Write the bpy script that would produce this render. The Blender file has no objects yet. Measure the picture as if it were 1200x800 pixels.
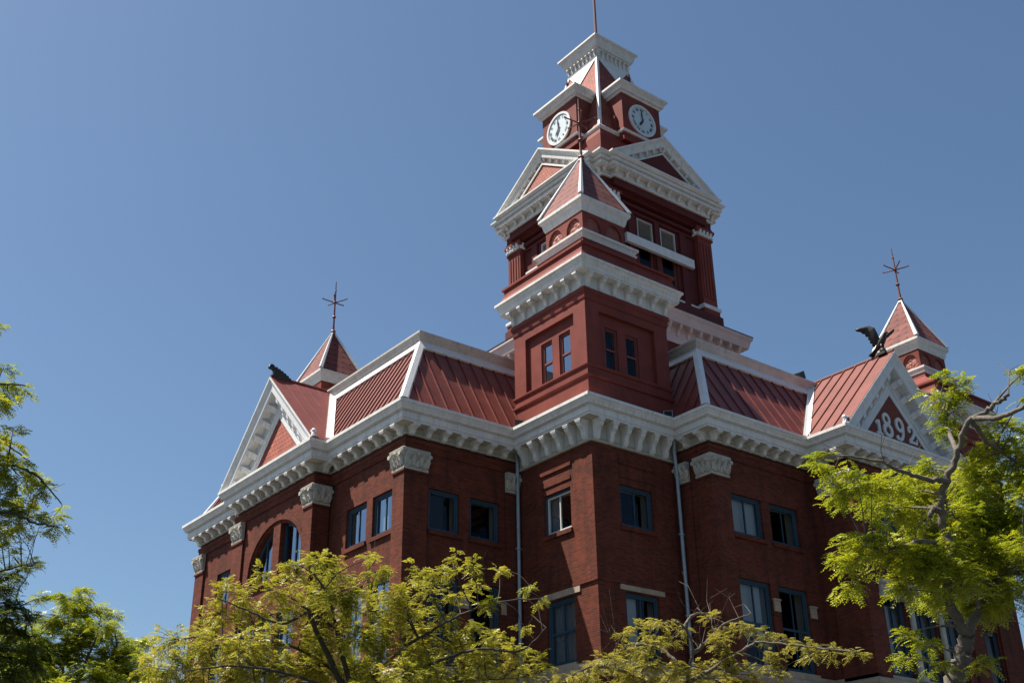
import bpy, bmesh, math, random
from mathutils import Vector, Matrix
R = math.radians
rnd = random.Random(7)
SC = bpy.context.scene
COL = SC.collection
G = 18.45                                   # height of the eaves above the street

# ------------------------------------------------------------------ camera
CAMP = Vector((-26.487, -29.073, 1.6))
yaw, pitch, roll = R(51.771), R(26.287), R(-0.895)
FW = Vector((math.cos(pitch)*math.cos(yaw), math.cos(pitch)*math.sin(yaw), math.sin(pitch)))
RT = Vector((math.sin(yaw), -math.cos(yaw), 0)); UP = RT.cross(FW)
R2 = RT*math.cos(roll) + UP*math.sin(roll)
U2 = -RT*math.sin(roll) + UP*math.cos(roll)
cam = bpy.data.cameras.new('camera'); camo = bpy.data.objects.new('camera', cam); COL.objects.link(camo)
cam.sensor_width = 36; cam.lens = 36*1355.34/1200; cam.clip_end = 3000; cam.clip_start = .1
M = Matrix((R2, U2, -FW)).transposed().to_4x4(); M.translation = CAMP
camo.matrix_world = M
SC.camera = camo
def at(px, py, d):
    v = FW*1355.34 + R2*(px-600) - U2*(py-400)
    return CAMP + v.normalized()*d

# ------------------------------------------------------------------ light
SUN = Vector((-1.08, 1.0, 2.75)).normalized()
w = bpy.data.worlds.new('World'); SC.world = w; w.use_nodes = True
nt = w.node_tree
sky = nt.nodes.new('ShaderNodeTexSky'); sky.sky_type = 'NISHITA'; sky.sun_disc = False
sky.sun_elevation = math.asin(SUN.z); sky.sun_rotation = math.atan2(SUN.x, SUN.y)
sky.air_density = 1.0; sky.dust_density = 1.3; sky.ozone_density = 3.0; sky.altitude = 0
bg = nt.nodes['Background']; bg.inputs[1].default_value = .058
tint = nt.nodes.new('ShaderNodeMix'); tint.data_type = 'RGBA'; tint.blend_type = 'MULTIPLY'; tint.inputs[0].default_value = 1
tint.inputs[7].default_value = (.915, 1.02, 1.04, 1)
nt.links.new(sky.outputs[0], tint.inputs[6]); nt.links.new(tint.outputs[2], bg.inputs[0])
sl = bpy.data.lights.new('sun', 'SUN'); sl.energy = 5.0; sl.angle = R(.53); sl.color = (1, .93, .82)
so = bpy.data.objects.new('sun', sl); COL.objects.link(so); so.location = (0, 0, 80)
so.rotation_euler = SUN.to_track_quat('Z', 'Y').to_euler()
SC.view_settings.view_transform = 'Standard'; SC.view_settings.look = 'None'
SC.view_settings.gamma = 1; SC.view_settings.use_curve_mapping = False
SC.view_settings.exposure = 1.0
SC.cycles.max_bounces = 6

# ------------------------------------------------------------------ materials
def new_mat(name):
    m = bpy.data.materials.new(name); m.use_nodes = True
    return m, m.node_tree.nodes, m.node_tree.links, m.node_tree.nodes['Principled BSDF']
def paint(name, col, rough=.55, var=.12, scale=1.5, bump=.0, streak=0, dark=(.3, .3, .27), spec=.4, metal=0):
    """paint with weathering: broad tone variation plus rain streaks running down"""
    m, n, l, b = new_mat(name)
    geo = n.new('ShaderNodeNewGeometry')
    nz = n.new('ShaderNodeTexNoise'); nz.inputs['Scale'].default_value = scale; nz.inputs['Detail'].default_value = 6
    nz.inputs['Roughness'].default_value = .65
    l.new(geo.outputs['Position'], nz.inputs['Vector'])
    mr = n.new('ShaderNodeMapRange'); mr.inputs[1].default_value = .3; mr.inputs[2].default_value = .7
    mr.inputs[3].default_value = 1-var; mr.inputs[4].default_value = 1+var
    l.new(nz.outputs[0], mr.inputs[0])
    mx = n.new('ShaderNodeMix'); mx.data_type = 'RGBA'; mx.blend_type = 'MULTIPLY'; mx.inputs[0].default_value = 1
    mx.inputs[6].default_value = (*col, 1); l.new(mr.outputs[0], mx.inputs[7])
    out = mx.outputs[2]
    if streak:
        mp = n.new('ShaderNodeMapping'); mp.inputs['Scale'].default_value = (7, 7, .7)
        l.new(geo.outputs['Position'], mp.inputs[0])
        n2 = n.new('ShaderNodeTexNoise'); n2.inputs['Scale'].default_value = 1.2; n2.inputs['Detail'].default_value = 5
        l.new(mp.outputs[0], n2.inputs['Vector'])
        m2 = n.new('ShaderNodeMapRange'); m2.inputs[1].default_value = .52; m2.inputs[2].default_value = .78
        m2.inputs[3].default_value = 0; m2.inputs[4].default_value = streak
        l.new(n2.outputs[0], m2.inputs[0])
        m3 = n.new('ShaderNodeMix'); m3.data_type = 'RGBA'; m3.inputs[7].default_value = (*dark, 1)
        l.new(m2.outputs[0], m3.inputs[0]); l.new(out, m3.inputs[6]); out = m3.outputs[2]
    l.new(out, b.inputs['Base Color'])
    b.inputs['Roughness'].default_value = rough; b.inputs['Specular IOR Level'].default_value = spec
    b.inputs['Metallic'].default_value = metal
    if bump:
        n4 = n.new('ShaderNodeTexNoise'); n4.inputs['Scale'].default_value = 14; n4.inputs['Detail'].default_value = 4
        l.new(geo.outputs['Position'], n4.inputs['Vector'])
        bp = n.new('ShaderNodeBump'); bp.inputs['Strength'].default_value = bump; bp.inputs['Distance'].default_value = .03
        l.new(n4.outputs[0], bp.inputs['Height']); l.new(bp.outputs[0], b.inputs['Normal'])
    return m
def wallcoords(n, l, sx=1, sz=1):
    """u = x+y along axis-aligned walls, v = height"""
    geo = n.new('ShaderNodeNewGeometry'); sp = n.new('ShaderNodeSeparateXYZ'); l.new(geo.outputs['Position'], sp.inputs[0])
    ad = n.new('ShaderNodeMath'); l.new(sp.outputs[0], ad.inputs[0]); l.new(sp.outputs[1], ad.inputs[1])
    cb = n.new('ShaderNodeCombineXYZ'); l.new(ad.outputs[0], cb.inputs[0]); l.new(sp.outputs[2], cb.inputs[1])
    return geo, cb
def brick(name, c1, c2, mortar):
    m, n, l, b = new_mat(name)
    geo, cb = wallcoords(n, l)
    bt = n.new('ShaderNodeTexBrick'); l.new(cb.outputs[0], bt.inputs['Vector'])
    bt.inputs['Scale'].default_value = 1; bt.inputs['Brick Width'].default_value = .24; bt.inputs['Row Height'].default_value = .082
    bt.inputs['Mortar Size'].default_value = .009; bt.inputs['Mortar Smooth'].default_value = .3
    bt.inputs['Color1'].default_value = (*c1, 1); bt.inputs['Color2'].default_value = (*c2, 1); bt.inputs['Mortar'].default_value = (*mortar, 1)
    bt.inputs['Bias'].default_value = -.1
    nz = n.new('ShaderNodeTexNoise'); nz.inputs['Scale'].default_value = .9; nz.inputs['Detail'].default_value = 7; nz.inputs['Roughness'].default_value = .7
    l.new(geo.outputs['Position'], nz.inputs['Vector'])
    mr = n.new('ShaderNodeMapRange'); mr.inputs[1].default_value = .3; mr.inputs[2].default_value = .72; mr.inputs[3].default_value = .7; mr.inputs[4].default_value = 1.25
    l.new(nz.outputs[0], mr.inputs[0])
    mx = n.new('ShaderNodeMix'); mx.data_type = 'RGBA'; mx.blend_type = 'MULTIPLY'; mx.inputs[0].default_value = 1
    l.new(bt.outputs[0], mx.inputs[6]); l.new(mr.outputs[0], mx.inputs[7])
    mp = n.new('ShaderNodeMapping'); mp.inputs['Scale'].default_value = (3.2, 3.2, .35); l.new(geo.outputs['Position'], mp.inputs[0])
    n2 = n.new('ShaderNodeTexNoise'); n2.inputs['Scale'].default_value = 1; n2.inputs['Detail'].default_value = 6; l.new(mp.outputs[0], n2.inputs['Vector'])
    r2 = n.new('ShaderNodeMapRange'); r2.inputs[1].default_value = .5; r2.inputs[2].default_value = .72; r2.inputs[3].default_value = 0; r2.inputs[4].default_value = .55; l.new(n2.outputs[0], r2.inputs[0])
    m3 = n.new('ShaderNodeMix'); m3.data_type = 'RGBA'; m3.inputs[7].default_value = (.035, .016, .012, 1); l.new(r2.outputs[0], m3.inputs[0]); l.new(mx.outputs[2], m3.inputs[6])
    n5 = n.new('ShaderNodeTexNoise'); n5.inputs['Scale'].default_value = 2.3; n5.inputs['Detail'].default_value = 8; n5.inputs['Roughness'].default_value = .75; l.new(geo.outputs['Position'], n5.inputs['Vector'])
    r5 = n.new('ShaderNodeMapRange'); r5.inputs[1].default_value = .6; r5.inputs[2].default_value = .8; r5.inputs[3].default_value = 0; r5.inputs[4].default_value = .35; l.new(n5.outputs[0], r5.inputs[0])
    m5 = n.new('ShaderNodeMix'); m5.data_type = 'RGBA'; m5.inputs[7].default_value = (.22, .13, .10, 1); l.new(r5.outputs[0], m5.inputs[0]); l.new(m3.outputs[2], m5.inputs[6])
    l.new(m5.outputs[2], b.inputs['Base Color'])
    b.inputs['Roughness'].default_value = .9; b.inputs['Specular IOR Level'].default_value = .2
    bp = n.new('ShaderNodeBump'); bp.inputs['Strength'].default_value = .5; bp.inputs['Distance'].default_value = .012; bp.invert = True
    l.new(bt.outputs['Fac'], bp.inputs['Height']); l.new(bp.outputs[0], b.inputs['Normal'])
    return m
def shingle(name, c1, c2, shade_col, w=.3, h=.26, rough=.75, strength=.9):
    """round-ended scales in staggered rows: each overlaps the row below, with the shade under its tip coloured in dark"""
    m, n, l, b = new_mat(name)
    geo, cb = wallcoords(n, l)
    sp = n.new('ShaderNodeSeparateXYZ'); l.new(cb.outputs[0], sp.inputs[0])
    def mt(op, a, b_=None, c=None):
        k = n.new('ShaderNodeMath'); k.operation = op
        for i_, v in enumerate((a, b_, c)):
            if v is None: continue
            if isinstance(v, (int, float)): k.inputs[i_].default_value = v
            else: l.new(v, k.inputs[i_])
        return k.outputs[0]
    v = mt('DIVIDE', sp.outputs[1], h); row = mt('FLOOR', v); fv = mt('FRACT', v)
    u = mt('ADD', mt('DIVIDE', sp.outputs[0], w), mt('MULTIPLY', mt('MODULO', row, 2.0), .5)); cu_ = mt('FLOOR', u); fu = mt('SUBTRACT', mt('FRACT', u), .5)
    arc = mt('MULTIPLY', mt('SUBTRACT', 1.0, mt('SQRT', mt('MAXIMUM', mt('SUBTRACT', 1.0, mt('MULTIPLY', mt('MULTIPLY', fu, fu), 3.9)), 0.0))), .55)
    below = mt('LESS_THAN', fv, arc)                      # part of the cell where the row underneath shows
    edge = mt('LESS_THAN', mt('SUBTRACT', fv, arc), .13)
    tip_shade = mt('MULTIPLY', edge, mt('GREATER_THAN', mt('SUBTRACT', arc, fv), -.02))  # shade of each tip, painted onto the row beneath
    wn = n.new('ShaderNodeTexWhiteNoise'); wn.noise_dimensions = '2D'
    cc = n.new('ShaderNodeCombineXYZ'); l.new(cu_, cc.inputs[0]); l.new(row, cc.inputs[1]); l.new(cc.outputs[0], wn.inputs['Vector'])
    mx = n.new('ShaderNodeMix'); mx.data_type = 'RGBA'; mx.inputs[6].default_value = (*c1, 1); mx.inputs[7].default_value = (*c2, 1); l.new(wn.outputs[0], mx.inputs[0])
    nz = n.new('ShaderNodeTexNoise'); nz.inputs['Scale'].default_value = 1.5; nz.inputs['Detail'].default_value = 5; l.new(geo.outputs['Position'], nz.inputs['Vector'])
    mr = n.new('ShaderNodeMapRange'); mr.inputs[1].default_value = .3; mr.inputs[2].default_value = .7; mr.inputs[3].default_value = .8; mr.inputs[4].default_value = 1.2; l.new(nz.outputs[0], mr.inputs[0])
    m2 = n.new('ShaderNodeMix'); m2.data_type = 'RGBA'; m2.blend_type = 'MULTIPLY'; m2.inputs[0].default_value = 1; l.new(mx.outputs[2], m2.inputs[6]); l.new(mr.outputs[0], m2.inputs[7])
    m3 = n.new('ShaderNodeMix'); m3.data_type = 'RGBA'; l.new(mt('MULTIPLY', tip_shade, .95), m3.inputs[0]); l.new(m2.outputs[2], m3.inputs[6]); m3.inputs[7].default_value = (*shade_col, 1)
    l.new(m3.outputs[2], b.inputs['Base Color'])
    hgt = mt('SUBTRACT', mt('SUBTRACT', 1.0, fv), mt('MULTIPLY', below, .55))
    bp = n.new('ShaderNodeBump'); bp.inputs['Strength'].default_value = strength; bp.inputs['Distance'].default_value = .06
    l.new(hgt, bp.inputs['Height']); l.new(bp.outputs[0], b.inputs['Normal'])
    b.inputs['Roughness'].default_value = rough; b.inputs['Specular IOR Level'].default_value = .25
    return m
def glass(name, tint=(.84, .88, .9)):
    m, n, l, b = new_mat(name); n.remove(b)
    out = n['Material Output']; fr = n.new('ShaderNodeFresnel'); fr.inputs[0].default_value = 1.45
    t = n.new('ShaderNodeBsdfTransparent'); t.inputs[0].default_value = (*tint, 1)
    g = n.new('ShaderNodeBsdfGlossy'); g.inputs['Roughness'].default_value = .01; g.inputs[0].default_value = (.42, .48, .56, 1)
    geo = n.new('ShaderNodeNewGeometry')
    nz = n.new('ShaderNodeTexNoise'); nz.inputs['Scale'].default_value = 1.1; l.new(geo.outputs['Position'], nz.inputs['Vector'])
    bp = n.new('ShaderNodeBump'); bp.inputs['Strength'].default_value = .06; l.new(nz.outputs[0], bp.inputs['Height'])
    l.new(bp.outputs[0], g.inputs['Normal'])
    ad = n.new('ShaderNodeMath'); ad.operation = 'MULTIPLY_ADD'; ad.inputs[1].default_value = .7; ad.inputs[2].default_value = .012; l.new(fr.outputs[0], ad.inputs[0])
    mx = n.new('ShaderNodeMixShader'); l.new(ad.outputs[0], mx.inputs[0]); l.new(t.outputs[0], mx.inputs[1]); l.new(g.outputs[0], mx.inputs[2])
    l.new(mx.outputs[0], out.inputs[0])
    return m
def leafmat(name, c1, c2, c3):
    m, n, l, b = new_mat(name); n.remove(b); out = n['Material Output']
    geo = n.new('ShaderNodeNewGeometry'); nz = n.new('ShaderNodeTexNoise'); nz.inputs['Scale'].default_value = 1.3
    l.new(geo.outputs['Position'], nz.inputs['Vector'])
    ad = n.new('ShaderNodeMath'); ad.operation = 'MULTIPLY_ADD'; ad.inputs[1].default_value = .55; l.new(geo.outputs['Random Per Island'], ad.inputs[0])
    l.new(nz.outputs[0], ad.inputs[2])
    rp = n.new('ShaderNodeValToRGB'); l.new(ad.outputs[0], rp.inputs[0])
    e = rp.color_ramp.elements; e[0].position = .4; e[0].color = (*c1, 1); e[1].position = 1.05; e[1].color = (*c3, 1)
    x = e.new(.72); x.color = (*c2, 1)
    d = n.new('ShaderNodeBsdfDiffuse'); t = n.new('ShaderNodeBsdfTranslucent'); g = n.new('ShaderNodeBsdfGlossy'); g.inputs['Roughness'].default_value = .45
    l.new(rp.outputs[0], d.inputs[0]); l.new(rp.outputs[0], t.inputs[0])
    mx = n.new('ShaderNodeMixShader'); mx.inputs[0].default_value = .42; l.new(d.outputs[0], mx.inputs[1]); l.new(t.outputs[0], mx.inputs[2])
    m2 = n.new('ShaderNodeMixShader'); m2.inputs[0].default_value = .05; l.new(mx.outputs[0], m2.inputs[1]); l.new(g.outputs[0], m2.inputs[2])
    l.new(m2.outputs[0], out.inputs[0])
    return m
WHITE = paint('white_trim_paint', (.63, .62, .59), .55, .10, 2.2, .08, .65, (.36, .35, .31))
WHITE2 = paint('white_roof_trim', (.62, .625, .62), .5, .09, 2.2, .05, .4, (.42, .42, .40))
FRIEZE = paint('aged_shaded_cream_paint', (.40, .38, .315), .65, .12, 1.6, .05, .5, (.22, .195, .145))  # streaked cream, darkened to put the shade between brackets into the colour
STONE = paint('carved_stone', (.40, .375, .32), .85, .18, 3, .35, .45, (.25, .24, .2))
SAND = paint('tan_sandstone', (.36, .28, .20), .9, .2, 3, .35, .3, (.2, .16, .12))
RED = paint('red_wood_paint', (.172, .037, .027), .7, .24, .9, .08, .55, (.11, .027, .022), .2)
REDFLAT = paint('dark_red_paint', (.095, .018, .016), .7, .14, 1.4, .06, .4, (.06, .014, .012), .2)
METAL = paint('red_roof_metal', (.15, .034, .026), .48, .22, 1.1, 0, .35, (.19, .058, .046), .28)
METAL2 = paint('faded_red_roof_metal', (.165, .046, .036), .5, .2, 1.1, 0, .5, (.22, .08, .062), .25)
BRICK = brick('red_brick', (.145, .031, .015), (.072, .019, .011), (.115, .048, .034))
SHING = shingle('red_scale_shingle', (.27, .070, .045), (.20, .05, .034), (.06, .018, .014), .24, .2)
ROOFT = shingle('red_roof_tile', (.165, .048, .040), (.125, .036, .030), (.05, .016, .014), .5, .40)
BLUE = paint('slate_blue_paint', (.030, .066, .098), .6, .1, 2, 0, .1, (.03, .05, .07), .2)
SASHR = paint('red_sash_paint', (.17, .045, .035), .5, .1)
SASHW = paint('white_sash_paint', (.55, .55, .52), .5, .1)
GLASS = glass('window_glass'); GLASSC = glass('clock_glass', (.8, .86, .88))
DARK = paint('dark_room', (.018, .018, .02), .9, .1)
PALE = paint('pale_plaster_reveal', (.60, .58, .52), .9, .08)
BLIND = paint('pale_blind', (.42, .44, .43), .8, .06)
LOUV = paint('grey_louvre_paint', (.27, .27, .26), .6, .1)
DIAL = paint('white_clock_dial', (.52, .60, .64), .6, .05)
INK = paint('faded_numeral_paint', (.06, .07, .08), .6, .1)
BLACK = paint('black_paint', (.012, .014, .016), .5, .1)
BRONZE = paint('dark_bronze', (.022, .019, .017), .5, .3, 4, .3, 0, (.1, .1, .1), .4)
VERDI = paint('dark_green_bronze', (.014, .024, .020), .5, .3, 5, .3)
IRON = paint('red_iron', (.15, .045, .034), .5, .15)
ZINC = paint('grey_zinc_pipe', (.27, .31, .34), .4, .12, 2, 0, .3, (.2, .22, .22), .5, .3)
BARK = paint('grey_bark', (.115, .098, .08), .9, .35, 6, .8)
BARKD = paint('dark_bark', (.05, .042, .035), .9, .3, 6, .6)
ASPH = paint('asphalt', (.05, .05, .052), .9, .15, .6, .3)
CONC = paint('concrete_paving', (.17, .165, .155), .9, .12, .5, .15)
ASPH2 = paint('city_ground', (.04, .039, .037), .95, .3, .8, .4)
ROOFT2 = paint('grey_flat_roof', (.16, .15, .145), .9, .1)
LEAF_Y = leafmat('yellow_green_leaves', (.19, .22, .018), (.37, .36, .028), (.50, .43, .05))
LEAF_O = leafmat('olive_yellow_leaves', (.19, .19, .03), (.34, .31, .04), (.45, .37, .06))
LEAF_G = leafmat('fresh_green_leaves', (.15, .22, .010), (.32, .37, .014), (.46, .45, .025))
LEAF_D = leafmat('deep_green_leaves', (.04, .075, .016), (.10, .145, .02), (.20, .22, .03))
LEAF_M = leafmat('mid_green_leaves', (.11, .16, .018), (.22, .25, .025), (.33, .31, .04))

# ------------------------------------------------------------------ mesh builder
class MB:
    def __init__(s): s.v = []; s.f = []; s.m = []; s.cur = 0
    def vert(s, p): s.v.append(tuple(p)); return len(s.v)-1
    def face(s, ids): s.f.append(tuple(ids)); s.m.append(s.cur)
    def poly(s, pts): s.face([s.vert(p) for p in pts])
    def hexa(s, a):   # 8 points, bottom 4 then top 4
        i = [s.vert(p) for p in a]
        for q in ((0, 1, 2, 3), (7, 6, 5, 4), (0, 4, 5, 1), (1, 5, 6, 2), (2, 6, 7, 3), (3, 7, 4, 0)): s.face([i[k] for k in q])
    def box(s, x0, y0, z0, x1, y1, z1):
        s.hexa([(x0, y0, z0), (x1, y0, z0), (x1, y1, z0), (x0, y1, z0), (x0, y0, z1), (x1, y0, z1), (x1, y1, z1), (x0, y1, z1)])
    def prism(s, pts, f, c0, c1):
        """2D polygon pushed along the third axis by the mapping f(a, b, c)"""
        n = len(pts); a = [s.vert(f(p[0], p[1], c0)) for p in pts]; b = [s.vert(f(p[0], p[1], c1)) for p in pts]
        s.face(a[::-1]); s.face(b)
        for k in range(n): s.face([a[k], a[(k+1) % n], b[(k+1) % n], b[k]])
    def sweep(s, path, prof, f=lambda a, b, c: (a, b, c), closed=False, ringclosed=True, cap=True):
        """profile of (offset to the right of travel, height) carried along a 2D path with mitred corners"""
        n = len(path); P = [Vector(p) for p in path]; nrm = []
        for k in range(n):
            def rn(a, b): d = (b-a).normalized(); return Vector((d.y, -d.x))
            if closed or 0 < k < n-1:
                n1 = rn(P[k-1], P[k]); n2 = rn(P[k], P[(k+1) % n]); m = (n1+n2); m = m/max(m.dot(n1), .15)
            elif k == 0: m = rn(P[0], P[1])
            else: m = rn(P[-2], P[-1])
            nrm.append(m)
        rings = [[s.vert(f(P[k].x+nrm[k].x*o, P[k].y+nrm[k].y*o, z)) for o, z in prof] for k in range(n)]
        m = len(prof)
        for k in range(n if closed else n-1):
            a = rings[k]; b = rings[(k+1) % n]
            for j in range(m if ringclosed else m-1): s.face([a[j], a[(j+1) % m], b[(j+1) % m], b[j]])
        if not closed and cap and ringclosed: s.face(rings[0]); s.face(rings[-1][::-1])
    def tube(s, pts, rad, seg=8, cap=True):
        P = [Vector(p) for p in pts]; rings = []
        if not hasattr(rad, '__len__'): rad = [rad]*len(P)
        ref = Vector((.31, .17, .93))
        for k, p in enumerate(P):
            d = (P[min(k+1, len(P)-1)]-P[max(k-1, 0)])
            d = d.normalized() if d.length > 1e-9 else Vector((0, 0, 1))
            a = d.cross(ref)
            if a.length < .05: a = d.cross(Vector((1, 0, 0)))
            a.normalize(); b = d.cross(a)
            rings.append([s.vert(p+(a*math.cos(t)+b*math.sin(t))*rad[k]) for t in [2*math.pi*j/seg for j in range(seg)]])
        for k in range(len(P)-1):
            for j in range(seg): s.face([rings[k][j], rings[k][(j+1) % seg], rings[k+1][(j+1) % seg], rings[k+1][j]])
        if cap and seg > 3: s.face(rings[0][::-1]); s.face(rings[-1])
    def ball(s, c, r, n=10, sc=(1, 1, 1)):
        c = Vector(c); rows = []
        for i in range(1, n//2):
            t = math.pi*i/(n//2)
            rows.append([s.vert((c.x+r*sc[0]*math.sin(t)*math.cos(2*math.pi*j/n), c.y+r*sc[1]*math.sin(t)*math.sin(2*math.pi*j/n), c.z+r*sc[2]*math.cos(t))) for j in range(n)])
        a = s.vert((c.x, c.y, c.z+r*sc[2])); b = s.vert((c.x, c.y, c.z-r*sc[2]))
        for j in range(n):
            s.face([a, rows[0][j], rows[0][(j+1) % n]]); s.face([b, rows[-1][(j+1) % n], rows[-1][j]])
            for i in range(len(rows)-1): s.face([rows[i][j], rows[i+1][j], rows[i+1][(j+1) % n], rows[i][(j+1) % n]])
    def disc(s, f, cu, cz, r0, r1, n0, n1, seg=40):
        """flat ring (or disc when r0 = 0) of thickness n0..n1 in a wall frame"""
        if r0 <= 0: s.prism([(cu+r1*math.cos(2*math.pi*k/seg), cz+r1*math.sin(2*math.pi*k/seg)) for k in range(seg)], lambda u, z, n: f(u, n, z), n0, n1); return
        for k in range(seg):
            t0 = 2*math.pi*k/seg; t1 = 2*math.pi*(k+1)/seg
            q = [(r0, t0), (r1, t0), (r1, t1), (r0, t1)]
            P = lambda r, t, n: f(cu+r*math.cos(t), n, cz+r*math.sin(t))
            a = [s.vert(P(r, t, n0)) for r, t in q]; b = [s.vert(P(r, t, n1)) for r, t in q]
            s.face(b); s.face([a[0], a[3], b[3], b[0]]); s.face([a[1], b[1], b[2], a[2]])
WL = {}
def link(o, parent, loc):
    COL.objects.link(o); WL[o.name] = Vector(loc)
    if parent is not None: o.parent = parent; o.location = Vector(loc)-WL[parent.name]
    else: o.location = loc
    return o
def mesh_from(name, mb, mats, c, fix=True, smooth=False):
    me = bpy.data.meshes.new(name)
    me.from_pydata([(x-c[0], y-c[1], z-c[2]) for x, y, z in mb.v], [], mb.f)
    if not isinstance(mats, (list, tuple)): mats = [mats]
    for m in mats: me.materials.append(m)
    if len(mats) > 1: me.polygons.foreach_set('material_index', mb.m)
    if fix:
        bm = bmesh.new(); bm.from_mesh(me); bmesh.ops.remove_doubles(bm, verts=bm.verts, dist=1e-5)
        bmesh.ops.recalc_face_normals(bm, faces=bm.faces); bm.to_mesh(me); bm.free()
    if smooth: me.polygons.foreach_set('use_smooth', [True]*len(me.polygons))
    me.update(); return me
def part(name, mb, mats, parent=None, lift=True, fix=True, smooth=False, base=False):
    """link the builder's shape as one mesh object; heights are measured from the eaves when lift is set"""
    if lift: mb.v = [(x, y, z+G) for x, y, z in mb.v]
    xs, ys, zs = zip(*mb.v)
    c = ((min(xs)+max(xs))/2, (min(ys)+max(ys))/2, min(zs) if base else (min(zs)+max(zs))/2)
    return link(bpy.data.objects.new(name, mesh_from(name, mb, mats, c, fix, smooth)), parent, c)
def empty(name, loc, parent=None): return link(bpy.data.objects.new(name, None), parent, loc)
def tag(o, label=None, cat=None, group=None, kind=None):
    for k, v in (('label', label), ('category', cat), ('group', group), ('kind', kind)):
        if v: o[k] = v
    return o
def FX(x): return lambda u, n, z: (x-n, u, z)          # wall facing -X, u = y
def FY(y): return lambda u, n, z: (u, y-n, z)          # wall facing -Y, u = x
def FXp(x): return lambda u, n, z: (x+n, u, z)         # wall facing +X
def FYp(y): return lambda u, n, z: (u, y+n, z)
def fbox(mb, F, u0, u1, n0, n1, z0, z1):
    mb.hexa([F(u0, n0, z0), F(u1, n0, z0), F(u1, n1, z0), F(u0, n1, z0), F(u0, n0, z1), F(u1, n0, z1), F(u1, n1, z1), F(u0, n1, z1)])

# ------------------------------------------------------------------ ground
g = MB(); g.poly([(-900, -900, 0), (1200, -900, 0), (1200, 1200, 0), (-900, 1200, 0)])
tag(part('ground', g, ASPH2, lift=False), kind='structure')
g = MB(); g.poly([(-24, -900, .004), (-14, -900, .004), (-14, 1200, .004), (-24, 1200, .004)])
g.poly([(-900, -24, .008), (1200, -24, .008), (1200, -14, .008), (-900, -14, .008)])
tag(part('road', g, ASPH, lift=False), kind='structure')
g = MB(); g.box(-14, -14, -.05, -9, 60, .13); g.box(-8.998, -14, -.05, 60, -9, .13); g.box(-36, -36, -.05, -24, -24, .13)
tag(part('sidewalk', g, CONC, lift=False), kind='structure')

# ------------------------------------------------------------------ the city hall
hall = empty('city_hall', (13.58, 13.2, 0))
tag(hall, 'ornate red brick Victorian city hall with white bracketed cornices, corner turrets and central clock tower', 'building')
g_ = .74
A = 4.36                                           # inner corner of the corner bays
X1, Y1, XL, YR = 4.36, 4.39, -5.14, -1.71
PX, PY = -5.86, -3.6
OUT = [(XL, 22.1), (XL, 16.62), (PX, 16.62), (PX, 9.8), (XL, 9.8), (XL, Y1), (0, Y1), (0, 0), (X1, 0), (X1, YR), (10.08, YR), (10.08, PY),
       (17.4, PY), (17.4, YR), (22.8, YR), (22.8, 0), (27.16, 0), (27.16, Y1), (32.3, Y1), (32.3, 22.1), (27.16, 22.1), (27.16, 26.5),
       (22.8, 26.5), (22.8, 28.2), (X1, 28.2), (X1, 26.5), (0, 26.5), (0, 22.1)]
ZB = -G
def panel(mb, F, u0, u1, z0, z1, holes, depth=.3):
    us = sorted({u0, u1, *[h[0] for h in holes], *[h[1] for h in holes]}); zs = sorted({z0, z1, *[h[2] for h in holes], *[h[3] for h in holes]})
    for a, b in zip(us, us[1:]):
        for c, d in zip(zs, zs[1:]):
            cu, cz = (a+b)/2, (c+d)/2
            if any(h[0] < cu < h[1] and h[2] < cz < h[3] for h in holes): continue
            mb.poly([F(a, 0, c), F(b, 0, c), F(b, 0, d), F(a, 0, d)])
    for a, b, c, d in holes:
        for p, q in (((a, c), (b, c)), ((b, c), (b, d)), ((b, d), (a, d)), ((a, d), (a, c))):
            mb.poly([F(p[0], 0, p[1]), F(q[0], 0, q[1]), F(q[0], -depth, q[1]), F(p[0], -depth, p[1])])
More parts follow.
